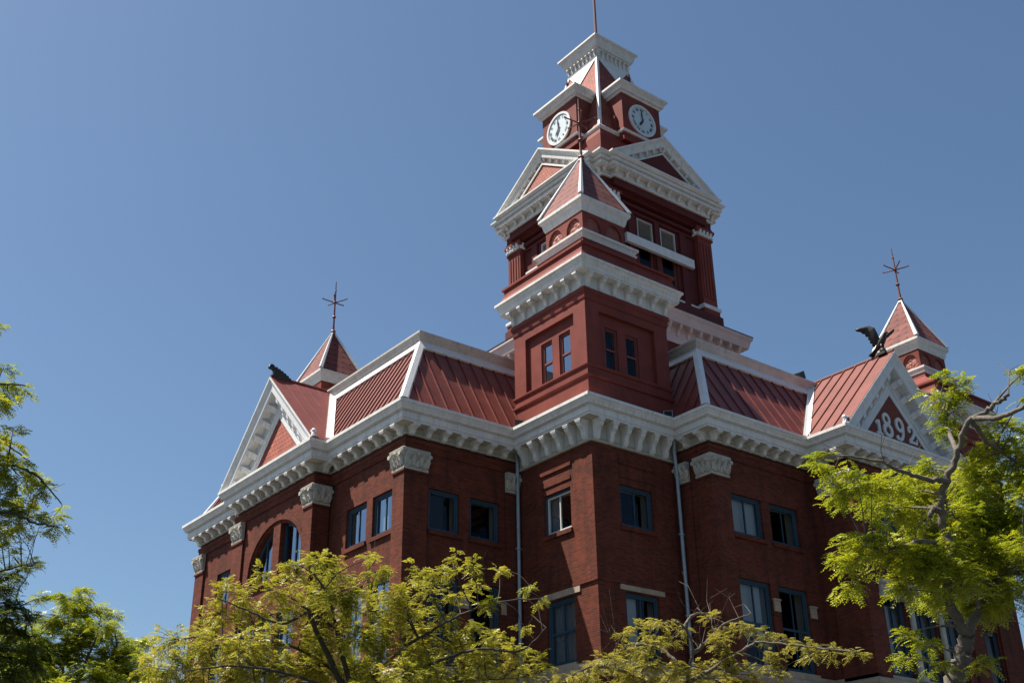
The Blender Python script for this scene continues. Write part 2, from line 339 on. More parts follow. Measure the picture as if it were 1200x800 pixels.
# windows: hole in the wall, blue frame, sashes, glass, pale inner reveals and a dark room behind
def window(F, u0, u1, z0, z1, frame=BLUE, sash=None, rail=True, mull=True, blind=None, rec=.11, sill=None, lintel=None, fw=.09, lip=False, inner=.75, sfw=.06):
    mb = MB()
    n0, n1 = -rec-.12, -rec
    fbox(mb, F, u0+.002, u0+fw, n0, n1, z0+.002, z1-.002); fbox(mb, F, u1-fw, u1-.002, n0, n1, z0+.002, z1-.002)
    fbox(mb, F, u0+fw, u1-fw, n0, n1, z1-fw, z1-.002); fbox(mb, F, u0+fw, u1-fw, n0, n1, z0+.002, z0+fw)
    wnd = part('window', mb, frame, hall)
    a, b, c, d = u0+fw, u1-fw, z0+fw, z1-fw
    mb = MB(); s0, s1 = -rec-.10, -rec-.03
    w_ = sfw
    mid = (c+d)/2
    fbox(mb, F, a, a+w_, s0, s1, c, d); fbox(mb, F, b-w_, b, s0, s1, c, d); fbox(mb, F, a+w_, b-w_, s0, s1, d-w_, d); fbox(mb, F, a+w_, b-w_, s0, s1, c, c+w_)
    if rail: fbox(mb, F, a+w_, b-w_, s0, s1+.015, mid-.04, mid+.04)
    if mull:
        cu = (a+b)/2
        if rail: fbox(mb, F, cu-.025, cu+.025, s0, s1-.01, c+w_, mid-.041); fbox(mb, F, cu-.025, cu+.025, s0, s1-.01, mid+.041, d-w_)
        else: fbox(mb, F, cu-.025, cu+.025, s0, s1-.01, c+w_, d-w_)
    part('sash', mb, sash or frame, wnd)
    mb = MB(); mb.poly([F(a, -rec-.07, c), F(b, -rec-.07, c), F(b, -rec-.07, d), F(a, -rec-.07, d)])
    part('pane', mb, GLASS, wnd)
    mb = MB(); e = -rec-.13; D = e-inner*.55; D2 = e-1.6
    for p, q in (((u0, z0), (u1, z0)), ((u1, z0), (u1, z1)), ((u1, z1), (u0, z1)), ((u0, z1), (u0, z0))):
        mb.cur = 0; mb.poly([F(p[0], e, p[1]), F(q[0], e, q[1]), F(q[0], D, q[1]), F(p[0], D, p[1])])
        mb.cur = 1
        x = .5
        P = [(p[0], D, p[1]), (q[0], D, q[1])]
        ex = lambda t: (u0-x if t[0] == u0 else u1+x, D, z0-x if t[1] == z0 else z1+x)
        mb.poly([F(*P[0]), F(*P[1]), F(*ex(q)), F(*ex(p))])
        mb.poly([F(*ex(p)), F(*ex(q)), F(ex(q)[0], D2, ex(q)[2]), F(ex(p)[0], D2, ex(p)[2])])
    mb.poly([F(u0-.5, D2, z0-.5), F(u1+.5, D2, z0-.5), F(u1+.5, D2, z1+.5), F(u0-.5, D2, z1+.5)])
    part('interior', mb, [PALE, DARK], wnd, fix=False)
    if blind:
        mb = MB(); bu0, bu1, bz0, bz1 = blind
        fbox(mb, F, a+(b-a)*bu0, a+(b-a)*bu1, -rec-.22, -rec-.2, c+(d-c)*bz0, c+(d-c)*bz1); part('blind', mb, BLIND, wnd)
    if sill:
        mb = MB(); fbox(mb, F, u0-.06, u1+.06, -.05, .09, z0-sill, z0-.004); part('sill', mb, BRICK if sill < .2 else SAND, wnd)
    if lintel:
        mb = MB(); fbox(mb, F, u0-lintel[0], u1+lintel[0], -.08, .05, z1+.05, z1+.05+lintel[1]); part('lintel', mb, SAND, wnd)
    return wnd
# --- brick walls, one mesh for each run between corners
SPEC = {}   # (segment index) -> holes with window options
def seg_frame(p, q):
    if abs(p[0]-q[0]) < 1e-6:
        return (FX(p[0]) if q[1] < p[1] else FXp(p[0])), min(p[1], q[1]), max(p[1], q[1])
    return (FY(p[1]) if q[0] > p[0] else FYp(p[1])), min(p[0], q[0]), max(p[0], q[0])
W3 = dict(rail=False, sill=.16)
W2 = dict(sill=.2)
def rowof(us, z3=(-4.47, -2.9), z2=(-9.2, -6.1), opt3=None, opt2=None, low=True):
    r = []
    for k, (a, b) in enumerate(us):
        r.append((a, b, z3[0], z3[1], dict(W3, **((opt3 or {}).get(k, {})))))
        r.append((a, b, z2[0], z2[1], dict(W2, **((opt2 or {}).get(k, {})))))
        if low: r.append((a, b, -14.4, -11.2, dict(W2)))
    return r
SPEC[0] = rowof([(18.5, 19.9), (16.95, 18.05)], low=False)
SPEC[2] = [(10.55, 14.95, -4.67, -2.35, None)] + [(a, b, -9.2, -6.1, dict(W2)) for a, b in ((10.9, 12.3), (12.6, 13.9), (14.2, 15.6))]
SPEC[4] = rowof([(5.12, 6.55), (6.97, 8.45)], opt3={0: dict(blind=(.55, .98, 0, 1)), 1: dict(mull=True)})
SPEC[5] = rowof([(-4.09, -2.72), (-2.24, -.87)], opt3={0: dict(mull=False), 1: dict(mull=False)}, opt2={0: dict(blind=(0, .5, .1, 1)), 1: dict(mull=False)})
SPEC[6] = rowof([(1.25, 2.8)], z2=(-9.2, -6.9), opt3={0: dict(sash=SASHW, blind=(.62, 1, 0, 1))}, opt2={0: dict(lintel=(.35, .28), blind=(0, 1, 0, 1), mull=True)})
SPEC[7] = rowof([(1.28, 2.92)], z2=(-9.2, -6.85), opt3={0: dict(blind=(.0, .0, 0, 1) and None)}, opt2={0: dict(lintel=(.25, .28), blind=(.0, .45, .2, 1))})
SPEC[9] = rowof([(5.3, 7.0), (7.45, 9.1)], opt3={0: dict(blind=(.0, 1, .0, 1))}, opt2={0: dict(blind=(.1, .85, .35, 1))})
SPEC[11] = [(11.1, 12.4, -9.3, -6.25, dict(W2, blind=(.05, .5, 0, .9))), (12.85, 14.3, -9.3, -6.25, dict(W2)), (14.75, 16.1, -9.3, -6.25, dict(W2)),
            (11.5, 12.9, -4.5, -2.3, dict(W3)), (13.2, 14.4, -4.5, -2.3, dict(W3)), (14.7, 16.0, -4.5, -2.3, dict(W3))]
SPEC[13] = rowof([(18.2, 19.8), (20.4, 22.0)], low=False)
SPEC[15] = rowof([(24.1, 25.7)], low=False)
ZT = -.65
for i in range(len(OUT)):
    p, q = OUT[i], OUT[(i+1) % len(OUT)]
    F, u0, u1 = seg_frame(p, q); mb = MB()
    holes = SPEC.get(i, [])
    panel(mb, F, u0, u1, ZB, ZT, [h[:4] for h in holes])
    if i in (6, 7):       # belt courses and recessed spandrel above the window
        fbox(mb, F, u0 if i == 6 else -.06, u1, .0, .06, -6.62, -6.5)
        c = (1.2, 2.9) if i == 6 else (1.3, 3.05)
        fbox(mb, F, c[0]-.05, c[1]+.05, 0, .06, -2.12, -1.98)
        fbox(mb, F, c[0], c[1], 0, .04, -2.62, -2.5)
    if i == 2:            # semicircular arch over a pair of lights
        cu, zc, r = 12.75, -4.2, 1.85; N = 24
        prev = None
        arc = [(cu+2.2*math.cos(math.pi*k/N), zc+1.72*math.sin(math.pi*k/N)) for k in range(N+1)]
        for (a, b), (c, d) in zip(arc, arc[1:]):
            mb.poly([F(a, 0, b), F(c, 0, d), F(c, 0, -2.35), F(a, 0, -2.35)])
            mb.poly([F(a, 0, b), F(c, 0, d), F(c, -.35, d), F(a, -.35, b)])
        fbox(mb, F, cu-.3, cu+.3, -.25, .02, -4.67, -2.36)
        o = [(cu+2.45*math.cos(math.pi*k/N), zc+1.98*math.sin(math.pi*k/N)) for k in range(N+1)]
        mb.sweep([(a, b) for a, b in o[::-1]], [(0, 0), (.14, 0), (.14, .08), (0, .08)], lambda a, b, c: F(a, c, b))
    part('brick_wall', mb, BRICK, hall, fix=False)
    for h in holes:
        if h[4] is None: continue
        o = dict(h[4]); window(F, *h[:4], **o)
# arched window in the projecting bay
F = FX(PX); mb = MB()
cu, zc = 12.75, -4.2
for s in (-1, 1):
    arc = [(cu+s*2.1*math.cos(t), zc+1.66*math.sin(t)) for t in [math.pi/2*k/12 for k in range(13)] if 2.1*math.cos(t) > .42]
    path = [(cu+s*2.1, -4.66)]+arc
    if s > 0: path = path[::1]
    mb.sweep(path, [(-.05, -.3), (.05, -.3), (.05, -.2), (-.05, -.2)], lambda a, b, c: F(a, c, b))
    fbox(mb, F, cu+s*.36-.045, cu+s*.36+.045, -.31, -.2, -4.66, -2.55)
    fbox(mb, F, min(cu+s*.4, cu+s*2.05), max(cu+s*.4, cu+s*2.05), -.3, -.21, -4.66, -4.57)
    fbox(mb, F, cu+s*1.25-.03, cu+s*1.25+.03, -.28, -.22, -4.57, -2.85)
aw = part('window', mb, BLUE, hall, fix=False)
mb = MB(); mb.poly([F(10.56, -.27, -4.66), F(14.94, -.27, -4.66), F(14.94, -.27, -2.36), F(10.56, -.27, -2.36)]); part('pane', mb, GLASS, aw)
mb = MB(); mb.cur = 1
fbox(mb, F, 10.4, 15.1, -1.6, -1.5, -4.9, -2.2); mb.cur = 0; fbox(mb, F, 10.5, 10.54, -1.4, -.3, -4.7, -2.3); fbox(mb, F, 10.6, 11.6, -.5, -.46, -4.66, -2.5)
part('interior', mb, [PALE, DARK], aw)
mb = MB(); fbox(mb, F, 10.5, 15.0, -.05, .1, -4.85, -4.674); part('sill', mb, BRICK, aw)
# columns between the lights of the front bay and its stone head
F = FY(PY)
for u in (12.62, 14.52):
    mb = MB(); mb.tube([F(u, .12, -9.25), F(u, .12, -6.75)], [.13, .11], 14)
    fbox(mb, F, u-.2, u+.2, 0, .3, -9.4, -9.25); fbox(mb, F, u-.2, u+.2, 0, .3, -6.6, -6.45)
    mb.tube([F(u, .12, -6.78), F(u, .12, -6.6)], [.12, .2], 14)
    part('column', mb, STONE, hall)
mb = MB(); fbox(mb, F, 10.75, 16.4, 0, .32, -6.43, -6.3); fbox(mb, F, 10.8, 16.35, 0, .22, -6.3, -5.95); fbox(mb, F, 10.7, 16.45, 0, .36, -5.95, -5.82)
part('stone_head', mb, STONE, hall)
# stone blocks between the second storey windows
for F, us, z in ((FY(YR), (5.08, 7.22, 9.3), -6.9), (FX(XL), (6.76, 8.65), -6.9), (FY(Y1), (-2.48, -.65), -6.9)):
    for u in us:
        mb = MB(); fbox(mb, F, u-.17, u+.17, -.02, .06, z-.2, z+.2); fbox(mb, F, u-.2, u+.2, -.02, .09, z+.2, z+.26)
        part('stone_block', mb, SAND, hall)
# stone belt and plinth
mb = MB(); mb.sweep(OUT, [(-.02, -9.75), (.1, -9.75), (.2, -9.62), (.2, -9.5), (.1, -9.42), (.1, -9.3), (-.02, -9.3)], closed=True); part('stone_belt', mb, SAND, hall)
mb = MB(); mb.sweep(OUT, [(-.02, ZB), (.22, ZB), (.22, -15.6), (.1, -15.4), (-.02, -15.4)], closed=True); part('stone_plinth', mb, SAND, hall)
mb = MB()
for run in (OUT[0:7], OUT[8:16], OUT[17:21], OUT[22:26]): mb.sweep(run, [(-.02, -1.60), (.05, -1.60), (.08, -1.5), (.08, -1.4), (.13, -1.34), (.13, -1.22), (-.02, -1.22)])
part('brick_course', mb, BRICK, hall)

# --- pilasters with carved capitals
def capital(path, parent):
    mb = MB()
    mb.sweep(path, [(-.05, -2.42), (.05, -2.42), (.06, -2.34), (.03, -2.31), (.05, -2.1), (.09, -1.92), (.15, -1.80), (.17, -1.78), (.19, -1.68), (.15, -1.64), (-.05, -1.62)])
    P = [Vector(p) for p in path]
    for a, b in zip(P, P[1:]):
        d = b-a; L = d.length
        if L < .25: continue
        d.normalize(); nr = Vector((d.y, -d.x)); k = max(2, round(L/.3))
        def leaf(t, hw, z0, z1, o0, o1, tip):
            f = lambda u, z, o_: (a.x+d.x*(t+u)+nr.x*o_, a.y+d.y*(t+u)+nr.y*o_, z)
            zm = z0+(z1-z0)*.6; om = o0+(o1-o0)*.5
            c = [f(-hw*.55, z0, o0), f(hw*.55, z0, o0), f(hw, zm, om), f(hw*.35, z1, o1), f(-hw*.35, z1, o1), f(-hw, zm, om)]
            q = [f(-hw*.3, z0, o0+.05), f(hw*.3, z0, o0+.05), f(hw*.5, zm, om+.07), f(0, z1-.02, o1+tip), f(0, z1-.02, o1+tip), f(-hw*.5, zm, om+.07)]
            ic = [mb.vert(p_) for p_ in c]; iq = [mb.vert(p_) for p_ in q]
            for j in range(6): mb.face([ic[j], ic[(j+1) % 6], iq[(j+1) % 6], iq[j]])
            mb.face(iq)
        for j in range(k): leaf((j+.5)*L/k, L/k*.46, -2.31, -2.05, .03, .08, .10)
        for j in range(k+1): leaf(min(max(j*L/k, .06), L-.06), L/k*.40, -2.26, -1.86, .05, .13, .10)
        for t in (0.03, L-.03):
            c = a+d*t+nr*.16
            mb.tube([(c.x-nr.x*.07, c.y-nr.y*.07, -1.87), (c.x+nr.x*.07, c.y+nr.y*.07, -1.87)], .085, 8)
        c = a+d*L*.5+nr*.16; mb.ball((c.x, c.y, -1.82), .085, 8)
    return part('capital', mb, STONE, parent)
def pilaster(path):
    mb = MB(); mb.sweep(path, [(-.11, ZB), (0, ZB), (0, -2.5), (.05, -2.5), (.05, -2.424), (-.11, -2.424)])
    p = part('pilaster', mb, BRICK, hall); capital(path, p)
o = .1
pilaster([(XL-o, 5.05), (XL-o, Y1-o), (-4.22, Y1-o)])
pilaster([(-.62, Y1-o), (-.02, Y1-o)])
pilaster([(PX-o, 10.45), (PX-o, 9.8-o), (XL-o+.02, 9.8-o)])
pilaster([(XL+.05, 16.62+o), (PX-o, 16.62+o), (PX-o, 15.75)])
pilaster([(-4.4, 22.1+o), (XL-o, 22.1+o), (XL-o, 21.3)])
pilaster([(X1-o, -1.05), (X1-o, YR-o), (5.2, YR-o)])
pilaster([(X1-o, -.08), (X1-o, -.68)])
pilaster([(10.08-o, YR-.5), (10.08-o, PY-o), (10.85, PY-o)])
pilaster([(16.6, PY-o), (17.4+o, PY-o), (17.4+o, YR-.5)])
pilaster([(22.1, YR-o), (22.8+o, YR-o), (22.8+o, -1.0)])

# --- main cornice: one gutter and corona all round, friezes for each run, every bracket its own
mb = MB()
CORO = [(-.06, -.72), (g_-.26, -.72), (g_-.26, -.65), (g_-.22, -.63), (g_-.22, -.41), (g_-.25, -.395), (g_-.25, -.36), (g_-.11, -.34), (g_-.09, -.26), (g_-.03, -.17), (g_-.03, -.13), (g_+.01, -.12), (g_+.01, 0), (g_-.06, .02), (g_-.14, -.03), (-.06, .05)]
mb.sweep(OUT, CORO, closed=True); cornice = part('cornice', mb, WHITE, hall)
mb = MB(); mb.sweep(OUT, [(-.05, -.73), (g_-.3, -.73), (g_-.3, -.724), (-.05, -.724)], closed=True); part('soffit', mb, FRIEZE, cornice)  # soffit sheet in the same shade-darkened cream
mb = MB(); mb.sweep(OUT, [(g_-.17, .02), (g_-.12, .02), (g_-.12, -.0), (g_-.17, -.0)], closed=True)
def bracket_mesh(h, d, w):
    """scrolled console: side outline pushed across its width, with a cap"""
    mb = MB(); top = -.722
    pr = [(0, top), (d, top), (d, top-.10), (d-.03, top-.12), (d-.02, top-.2*h), (d-.07, top-.36*h), (d*.62, top-.46*h), (d*.46, top-.6*h), (d*.42, top-.8*h), (d*.3, top-.94*h), (d*.12, top-h), (0, top-h)]
    mb.prism(pr, lambda n, z, u: (u, -n, z), -w/2, w/2)
    mb.box(-w/2-.05, -d-.02, top-.07, w/2+.05, .0, top-.012); mb.box(-w/2-.025, -d-.005, top-.125, w/2+.025, .0, top-.07)
    mb.tube([(-w/2-.012, -d*.8, top-.24*h), (w/2+.012, -d*.8, top-.24*h)], .07*min(1, h), 10)
    mb.tube([(-w/2-.012, -d*.2, top-.84*h), (w/2+.012, -d*.2, top-.84*h)], .07*min(1, h+.2), 10)
    return mesh_from('bracket', mb, WHITE, (0, 0, 0))
BK_W = bracket_mesh(.37, .45, .19); BK_T = bracket_mesh(.76, .43, .2)
VIS = {0, 1, 2, 3, 4, 5, 6, 7, 8, 9, 10, 11, 15}
for i in range(len(OUT)):
    p, q = Vector(OUT[i]), Vector(OUT[(i+1) % len(OUT)]); d = (q-p); L = d.length; d.normalize(); nr = Vector((d.y, -d.x))
    tower = i in (6, 7, 15, 16, 20, 21, 25, 26)
    b = -1.52 if tower else -1.07
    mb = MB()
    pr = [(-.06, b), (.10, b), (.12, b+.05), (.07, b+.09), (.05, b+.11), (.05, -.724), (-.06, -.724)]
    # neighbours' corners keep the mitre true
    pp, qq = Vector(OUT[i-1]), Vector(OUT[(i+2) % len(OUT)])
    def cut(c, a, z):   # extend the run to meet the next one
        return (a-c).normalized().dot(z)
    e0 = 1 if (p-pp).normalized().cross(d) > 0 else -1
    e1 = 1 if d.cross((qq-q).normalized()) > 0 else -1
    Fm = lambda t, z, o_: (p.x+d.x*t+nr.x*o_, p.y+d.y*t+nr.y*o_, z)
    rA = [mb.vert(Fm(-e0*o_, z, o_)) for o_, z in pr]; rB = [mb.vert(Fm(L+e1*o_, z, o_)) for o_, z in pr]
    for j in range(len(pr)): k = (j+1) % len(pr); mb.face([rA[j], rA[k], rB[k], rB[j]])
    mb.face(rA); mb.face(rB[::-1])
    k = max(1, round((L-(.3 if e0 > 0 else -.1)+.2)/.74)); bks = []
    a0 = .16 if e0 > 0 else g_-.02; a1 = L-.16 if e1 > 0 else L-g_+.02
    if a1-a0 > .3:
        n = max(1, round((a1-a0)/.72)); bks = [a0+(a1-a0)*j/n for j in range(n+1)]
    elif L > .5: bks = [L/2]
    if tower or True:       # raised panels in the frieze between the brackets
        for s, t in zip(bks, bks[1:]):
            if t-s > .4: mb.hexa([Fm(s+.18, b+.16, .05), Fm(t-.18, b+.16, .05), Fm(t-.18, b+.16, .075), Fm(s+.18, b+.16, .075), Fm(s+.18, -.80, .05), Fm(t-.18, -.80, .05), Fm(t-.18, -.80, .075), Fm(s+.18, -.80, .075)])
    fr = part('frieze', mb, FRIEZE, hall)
    if i in VIS:
        for s in bks:
            ob = bpy.data.objects.new('bracket', BK_T if tower else BK_W)
            link(ob, fr, (p.x+d.x*s+nr.x*.05, p.y+d.y*s+nr.y*.05, G)); ob.rotation_euler.z = math.atan2(d.y, d.x)

# --- roofs
def ribs(mb, p, q, in0, in1, spacing, ob, zb, ot, zt, off=.0):
    """standing seams on a sloping plane above the wall run p-q; in0/in1 = 1 at an outer corner, where a hip cuts them"""
    p, q = Vector(p), Vector(q); d = (q-p).normalized(); L = (q-p).length; nr = Vector((d.y, -d.x))
    run = ob-ot; slope = Vector((run, zt-zb)).normalized(); nn = Vector((slope.y, slope.x))
    k = int(L/spacing)
    for j in range(-2, k+3):
        s = (j+.5)*spacing
        t = 1.
        lo = -ob if in0 else .02; hi = L+ob if in1 else L-.02
        if s < lo+.05 or s > hi-.05: continue
        if in0: t = min(t, (s+ob)/run)
        if in1: t = min(t, (L+ob-s)/run)
        if t < .06: continue
        pts = []
        for tt in (0, t):
            o_ = ob-run*tt; z = zb+(zt-zb)*tt
            for w_ in (-.022, .022):
                for h_ in (-.01, .055):
                    c = p+d*(s+w_)+nr*(o_+nn.x*h_); pts.append((c.x, c.y, z+nn.y*h_))
        mb.hexa([pts[0], pts[2], pts[6], pts[4], pts[1], pts[3], pts[7], pts[5]])
OB, ZBm, OT, ZTm = .52, .03, -1.65, 3.83
def mansard(path, seams):
    mb = MB(); mb.sweep(path, [(OB, ZBm), (OT, ZTm), (OT-.3, ZTm)], ringclosed=False)
    n = len(path)
    for k in range(n-1):
        if seams[k]: ribs(mb, path[k], path[k+1], k > 0, k < n-2, seams[k], OB, ZBm, OT, ZTm)
    roof = part('mansard_roof', mb, METAL, hall, fix=False)
    mb = MB()      # white fascia under the cap, then the moulded cap itself
    mb.sweep(path, [(OT+.24+.02, ZTm-.44), (OT+.26+.08, ZTm-.40), (OT+.09, ZTm+.02), (OT-.05, ZTm+.02)]); part('fascia', mb, WHITE2, roof)
    mb = MB(); mb.sweep(path, [(OT-.2, ZTm-.02), (OT+.1, ZTm-.02), (OT+.13, ZTm+.06), (OT+.16, ZTm+.1), (OT+.2, ZTm+.22), (OT+.26, ZTm+.3), (OT+.26, ZTm+.38), (OT-.2, ZTm+.44)])
    part('ridge_cap', mb, CAPM, roof)
    for k in range(1, n-1):     # hip trims
        a, b, c = Vector(path[k-1]), Vector(path[k]), Vector(path[k+1])
        d1, d2 = (b-a).normalized(), (c-b).normalized(); n1, n2 = Vector((d1.y, -d1.x)), Vector((d2.y, -d2.x))
        mb = MB(); wv = .24
        def P(o_, z, h, side):
            base = b+(n1+n2)*(o_)
            s = -d1*wv if side == 0 else (d2*wv if side == 2 else Vector((0, 0)))
            up = (n1+n2)*.5*h
            return (base.x+s.x+up.x, base.y+s.y+up.y, z+h*.8)
        rows = [[mb.vert(P(o_, z, h, sd)) for sd in (0, 1, 2)] for (o_, z) in ((OB, ZBm), (OT, ZTm)) for h in (.0, .12)]
        for r0, r1 in ((1, 3),):
            for j in (0, 1): mb.face([rows[r0][j], rows[r0][j+1], rows[r1][j+1], rows[r1][j]])
        for j in (0, 2): mb.face([rows[0][j], rows[1][j], rows[3][j], rows[2][j]])
        part('hip_trim', mb, WHITE2, roof, fix=False)
    return roof
CAPM = paint('grey_white_cap', (.47, .45, .42), .6, .16, 1.4, .05, .6, (.20, .18, .16))
mansard([(1.5, 20.4), (XL, 20.4), (XL, Y1), (1.2, Y1)], [0, .42, .6])
mansard([(X1, 1.5), (X1, YR), (22.8, YR), (22.8, 1.5)], [.55, .7, 0])
mansard([(27, Y1), (32.3, Y1), (32.3, 22.1), (27, 22.1)], [0, 0, 0])
mansard([(22.8, 27), (22.8, 28.2), (X1, 28.2), (X1, 27)], [0, 0, 0])
mb = MB(); mb.box(-3.2, 6.2, 3.7, 30.4, 18.6, 4.18); mb.box(-5.3, 19.0, -.3, 1, 22.3, .03); mb.box(6.2, .25, 3.702, 21, 26.2, 4.178); part('flat_roof', mb, ROOFT2, hall)

# --- gables: raking cornice, brackets, tiled tympanum, roof running back to the mansard
def gable(F, c, half, rise, z0, plane_n, back, tymp_mat, seam, roofmat, vz=0):
    """F maps (along the wall, out of it, height); apex at c"""
    f = lambda a, b, n: F(a, n, b)
    apex = (c, z0+rise); L = (c-half, z0); Rr = (c+half, z0)
    m = rise/half; cs = math.hypot(1, m)
    def tri(off, n0, n1, mb):       # solid triangle whose sides lie off (square to the slope) inside the roof line
        a = z0+rise-off*cs; hw = (a-z0)/m
        mb.prism([(c-hw, z0-.0), (c+hw, z0), (c, a)], f, n0, n1)
    mb = MB(); tri(1.22, -.1, .06, mb); body = part('gable', mb, tymp_mat, hall)
    path = [L, apex, Rr]             # travel left to right: right-hand side is the inside
    mb = MB(); pn = plane_n
    mb.sweep(path, [(0, -.1), (0, pn), (.07, pn), (.1, pn-.03), (.2, pn-.09), (.24, pn-.12), (.46, pn-.14), (.5, pn-.18), (.5, .1), (.9, .1), (.9, .13), (1.0, .13), (1.0, .09), (1.26, .09), (1.26, -.1)], f)
    rk = part('raking_cornice', mb, WHITE2, body)
    for s in (-1, 1):
        n = 6
        ul = Vector((half, rise)).normalized()       # up the slope on the left side
        for j in range(n):
            t = .85+j*(math.hypot(half, rise)-1.7)/(n-.6)
            mb = MB(); w_ = .13
            base = Vector((-half, 0))+ul*t
            inn = Vector((ul.y, -ul.x))
            pr = [(.502, .1), (.502, pn-.2), (.56, pn-.2), (.58, pn-.23), (.66, pn-.24), (.70, pn-.30), (.70, pn-.36), (.76, .26), (.84, .2), (.88, .15), (.89, .1)]
            def g2(d_, n_, u_, s=s, base=base, inn=inn):
                q = base+inn*d_+ul*u_
                return F(c+(q.x if s < 0 else -q.x), n_, z0+q.y)
            mb.prism(pr, g2, -w_, w_); part('rake_bracket', mb, WHITE2, rk)
    mb = MB()       # roof slopes
    e = .16
    for s in (-1, 1):
        a0 = (c+s*(half+.05), z0-.02); a1 = (c, z0+rise+.03)
        mb.poly([F(a0[0], pn-.02, a0[1]), F(a1[0], pn-.02, a1[1]), F(a1[0], -back, a1[1]), F(a0[0], -back, a0[1])])
        k = int((pn+back)/seam)
        for j in range(1, k+1):
            n_ = pn-.1-j*seam
            for w_ in (0,):
                A0 = [F(a0[0], n_-.02, a0[1]+.0), F(a0[0], n_+.02, a0[1]), F(a1[0], n_+.02, a1[1]), F(a1[0], n_-.02, a1[1])]
                hh = .055 if roofmat is METAL2 and vz == 0 else .012
                nv = Vector((s*m, 1)).normalized()*hh
                q = lambda p0, u_: (Vector(p0)+(Vector(F(nv.x, 0, nv.y))-Vector(F(0, 0, 0))))
                mb.hexa(A0+[tuple(q(p0, 0)) for p0 in A0])
    rf = part('gable_roof', mb, roofmat, body, fix=False)
    mb = MB(); mb.tube([F(c, pn-.05, z0+rise+.05), F(c, -back, z0+rise+.05)], .07, 8); part('ridge_roll', mb, IRON if vz == 0 else METAL, body)
    for s in (-1, 1):     # scrolled ornaments on the eaves ends
        mb = MB(); u = c+s*(half-.05); z = z0+.03
        mb.tube([F(u, pn-.16, z), F(u, pn-.16, z+.14), F(u-s*.06, pn-.16, z+.26), F(u-s*.2, pn-.16, z+.30)], [.13, .10, .09, .07], 8)
        mb.ball(F(u, pn-.16, z+.27), .11, 8); part('acroterion', mb, WHITE2, body)
    return body
gl = gable(FX(PX), 13.28, 4.15, 4.1, .06, .68, 2.75, SHING, .55, METAL2, 1)
gr = gable(FY(PY), 13.7, 4.1, 4.25, .06, .70, 4.2, paint('brick_red_panel', (.16, .042, .028), .85, .2, 5, .2), .62, METAL2, 0)
# pale flashing in the valleys where the gable roofs meet the mansards
def valley(p, q, a, b, parent):
    p, q, a, b = Vector(p), Vector(q), Vector(a), Vector(b); mb = MB()
    up = Vector((0, 0, .13)); n_ = (a+b).normalized()*.05
    mb.hexa([p+a, p+n_, q+n_, q+a, p+a+up, p+n_+up, q+n_+up, q+a+up]); mb.hexa([p+n_, p+b, q+b, q+n_, p+n_+up, p+b+up, q+b+up, q+n_+up])
    part('flashing', mb, WHITE2, parent, fix=False)
valley((-5.62, 9.16, .06), (-3.5, 12.95, 3.84), (-.24, .0, .0), (-.02, -.22, -.03), gl)
valley((9.65, -2.2, .06), (13.32, -.08, 3.90), (0, -.22, 0), (-.2, -.02, -.03), gr)
# year in raised white numerals
def strokes(mb, F, pts, wd, n0, n1, closed=False):
    P = [Vector(p) for p in pts]
    mb.sweep([tuple(p) for p in P], [(-wd/2, n0), (wd/2, n0), (wd/2, n1), (-wd/2, n1)], lambda a, b, c: F(a, c, b), closed=closed)
def ell(cx, cz, rx, rz, a0, a1, n=18): return [(cx+rx*math.cos(R(a0+(a1-a0)*k/n)), cz+rz*math.sin(R(a0+(a1-a0)*k/n))) for k in range(n+1)]
FN = FY(PY)
def numeral(build):
    mb = MB(); build(mb); return part('year_numeral', mb, WHITE2, gr, fix=True)
nb, nf = .062, .125
def n1(mb):
    strokes(mb, FN, [(12.56, .46), (12.56, 1.10)], .17, nb, nf); strokes(mb, FN, [(12.38, .93), (12.50, 1.03)], .12, nb, nf-.02)
    strokes(mb, FN, [(12.36, .50), (12.77, .50)], .10, nb, nf-.01)
def n8(mb):
    strokes(mb, FN, ell(13.17, .77, .25, .25, 0, 345), .16, nb, nf, True); strokes(mb, FN, ell(13.16, 1.27, .20, .21, 0, 345), .14, nb, nf-.01, True)
def n9(mb):
    strokes(mb, FN, ell(14.04, 1.20, .22, .26, 0, 345), .15, nb, nf, True)
    strokes(mb, FN, ell(13.95, 1.10, .31, .56, 8, -95), .14, nb, nf-.01); mb.disc(FN, 13.82, .60, 0, .11, nb, nf-.02, 14)
def n2(mb):
    strokes(mb, FN, ell(14.86, 1.12, .19, .21, 170, -30)+[(14.86, .82), (14.64, .64)], .14, nb, nf)
    strokes(mb, FN, [(14.60, .60), (15.16, .60)], .13, nb, nf-.01); strokes(mb, FN, [(15.14, .56), (15.18, .80)], .08, nb, nf-.02)
    mb.disc(FN, 14.71, 1.11, 0, .10, nb, nf-.02, 14)
for n_ in (n1, n8, n9, n2): numeral(n_)

# --- corner towers: painted wooden box above the eaves, cornice, pyramid turret with finial
def finial(cx, cy, z, parent):
    mb = MB()
    mb.tube([(cx, cy, z-.1), (cx, cy, z+.1), (cx, cy, z+.6), (cx, cy, z+2.4), (cx, cy, z+3.35)], [.16, .08, .055, .045, .025], 8)
    for zz, r in ((z+.12, .15), (z+1.05, .12), (z+2.0, .11), (z+2.75, .07)): mb.ball((cx, cy, zz), r, 8, (1, 1, .7))
    for k in range(5):
        a = R(20+72*k); dx, dy = math.cos(a), math.sin(a)
        mb.tube([(cx+dx*r, cy+dy*r, z+2.0+h) for r, h in ((.05, 0), (.3, .04), (.55, .08), (.74, .13))], [.04, .035, .035, .03], 6)
        mb.ball((cx+dx*.72, cy+dy*.72, z+2.13), .05, 6)
    return part('finial', mb, IRON, parent)
def sq(cx, cy, h): return [(cx-h, cy-h), (cx+h, cy-h), (cx+h, cy+h), (cx-h, cy+h)]
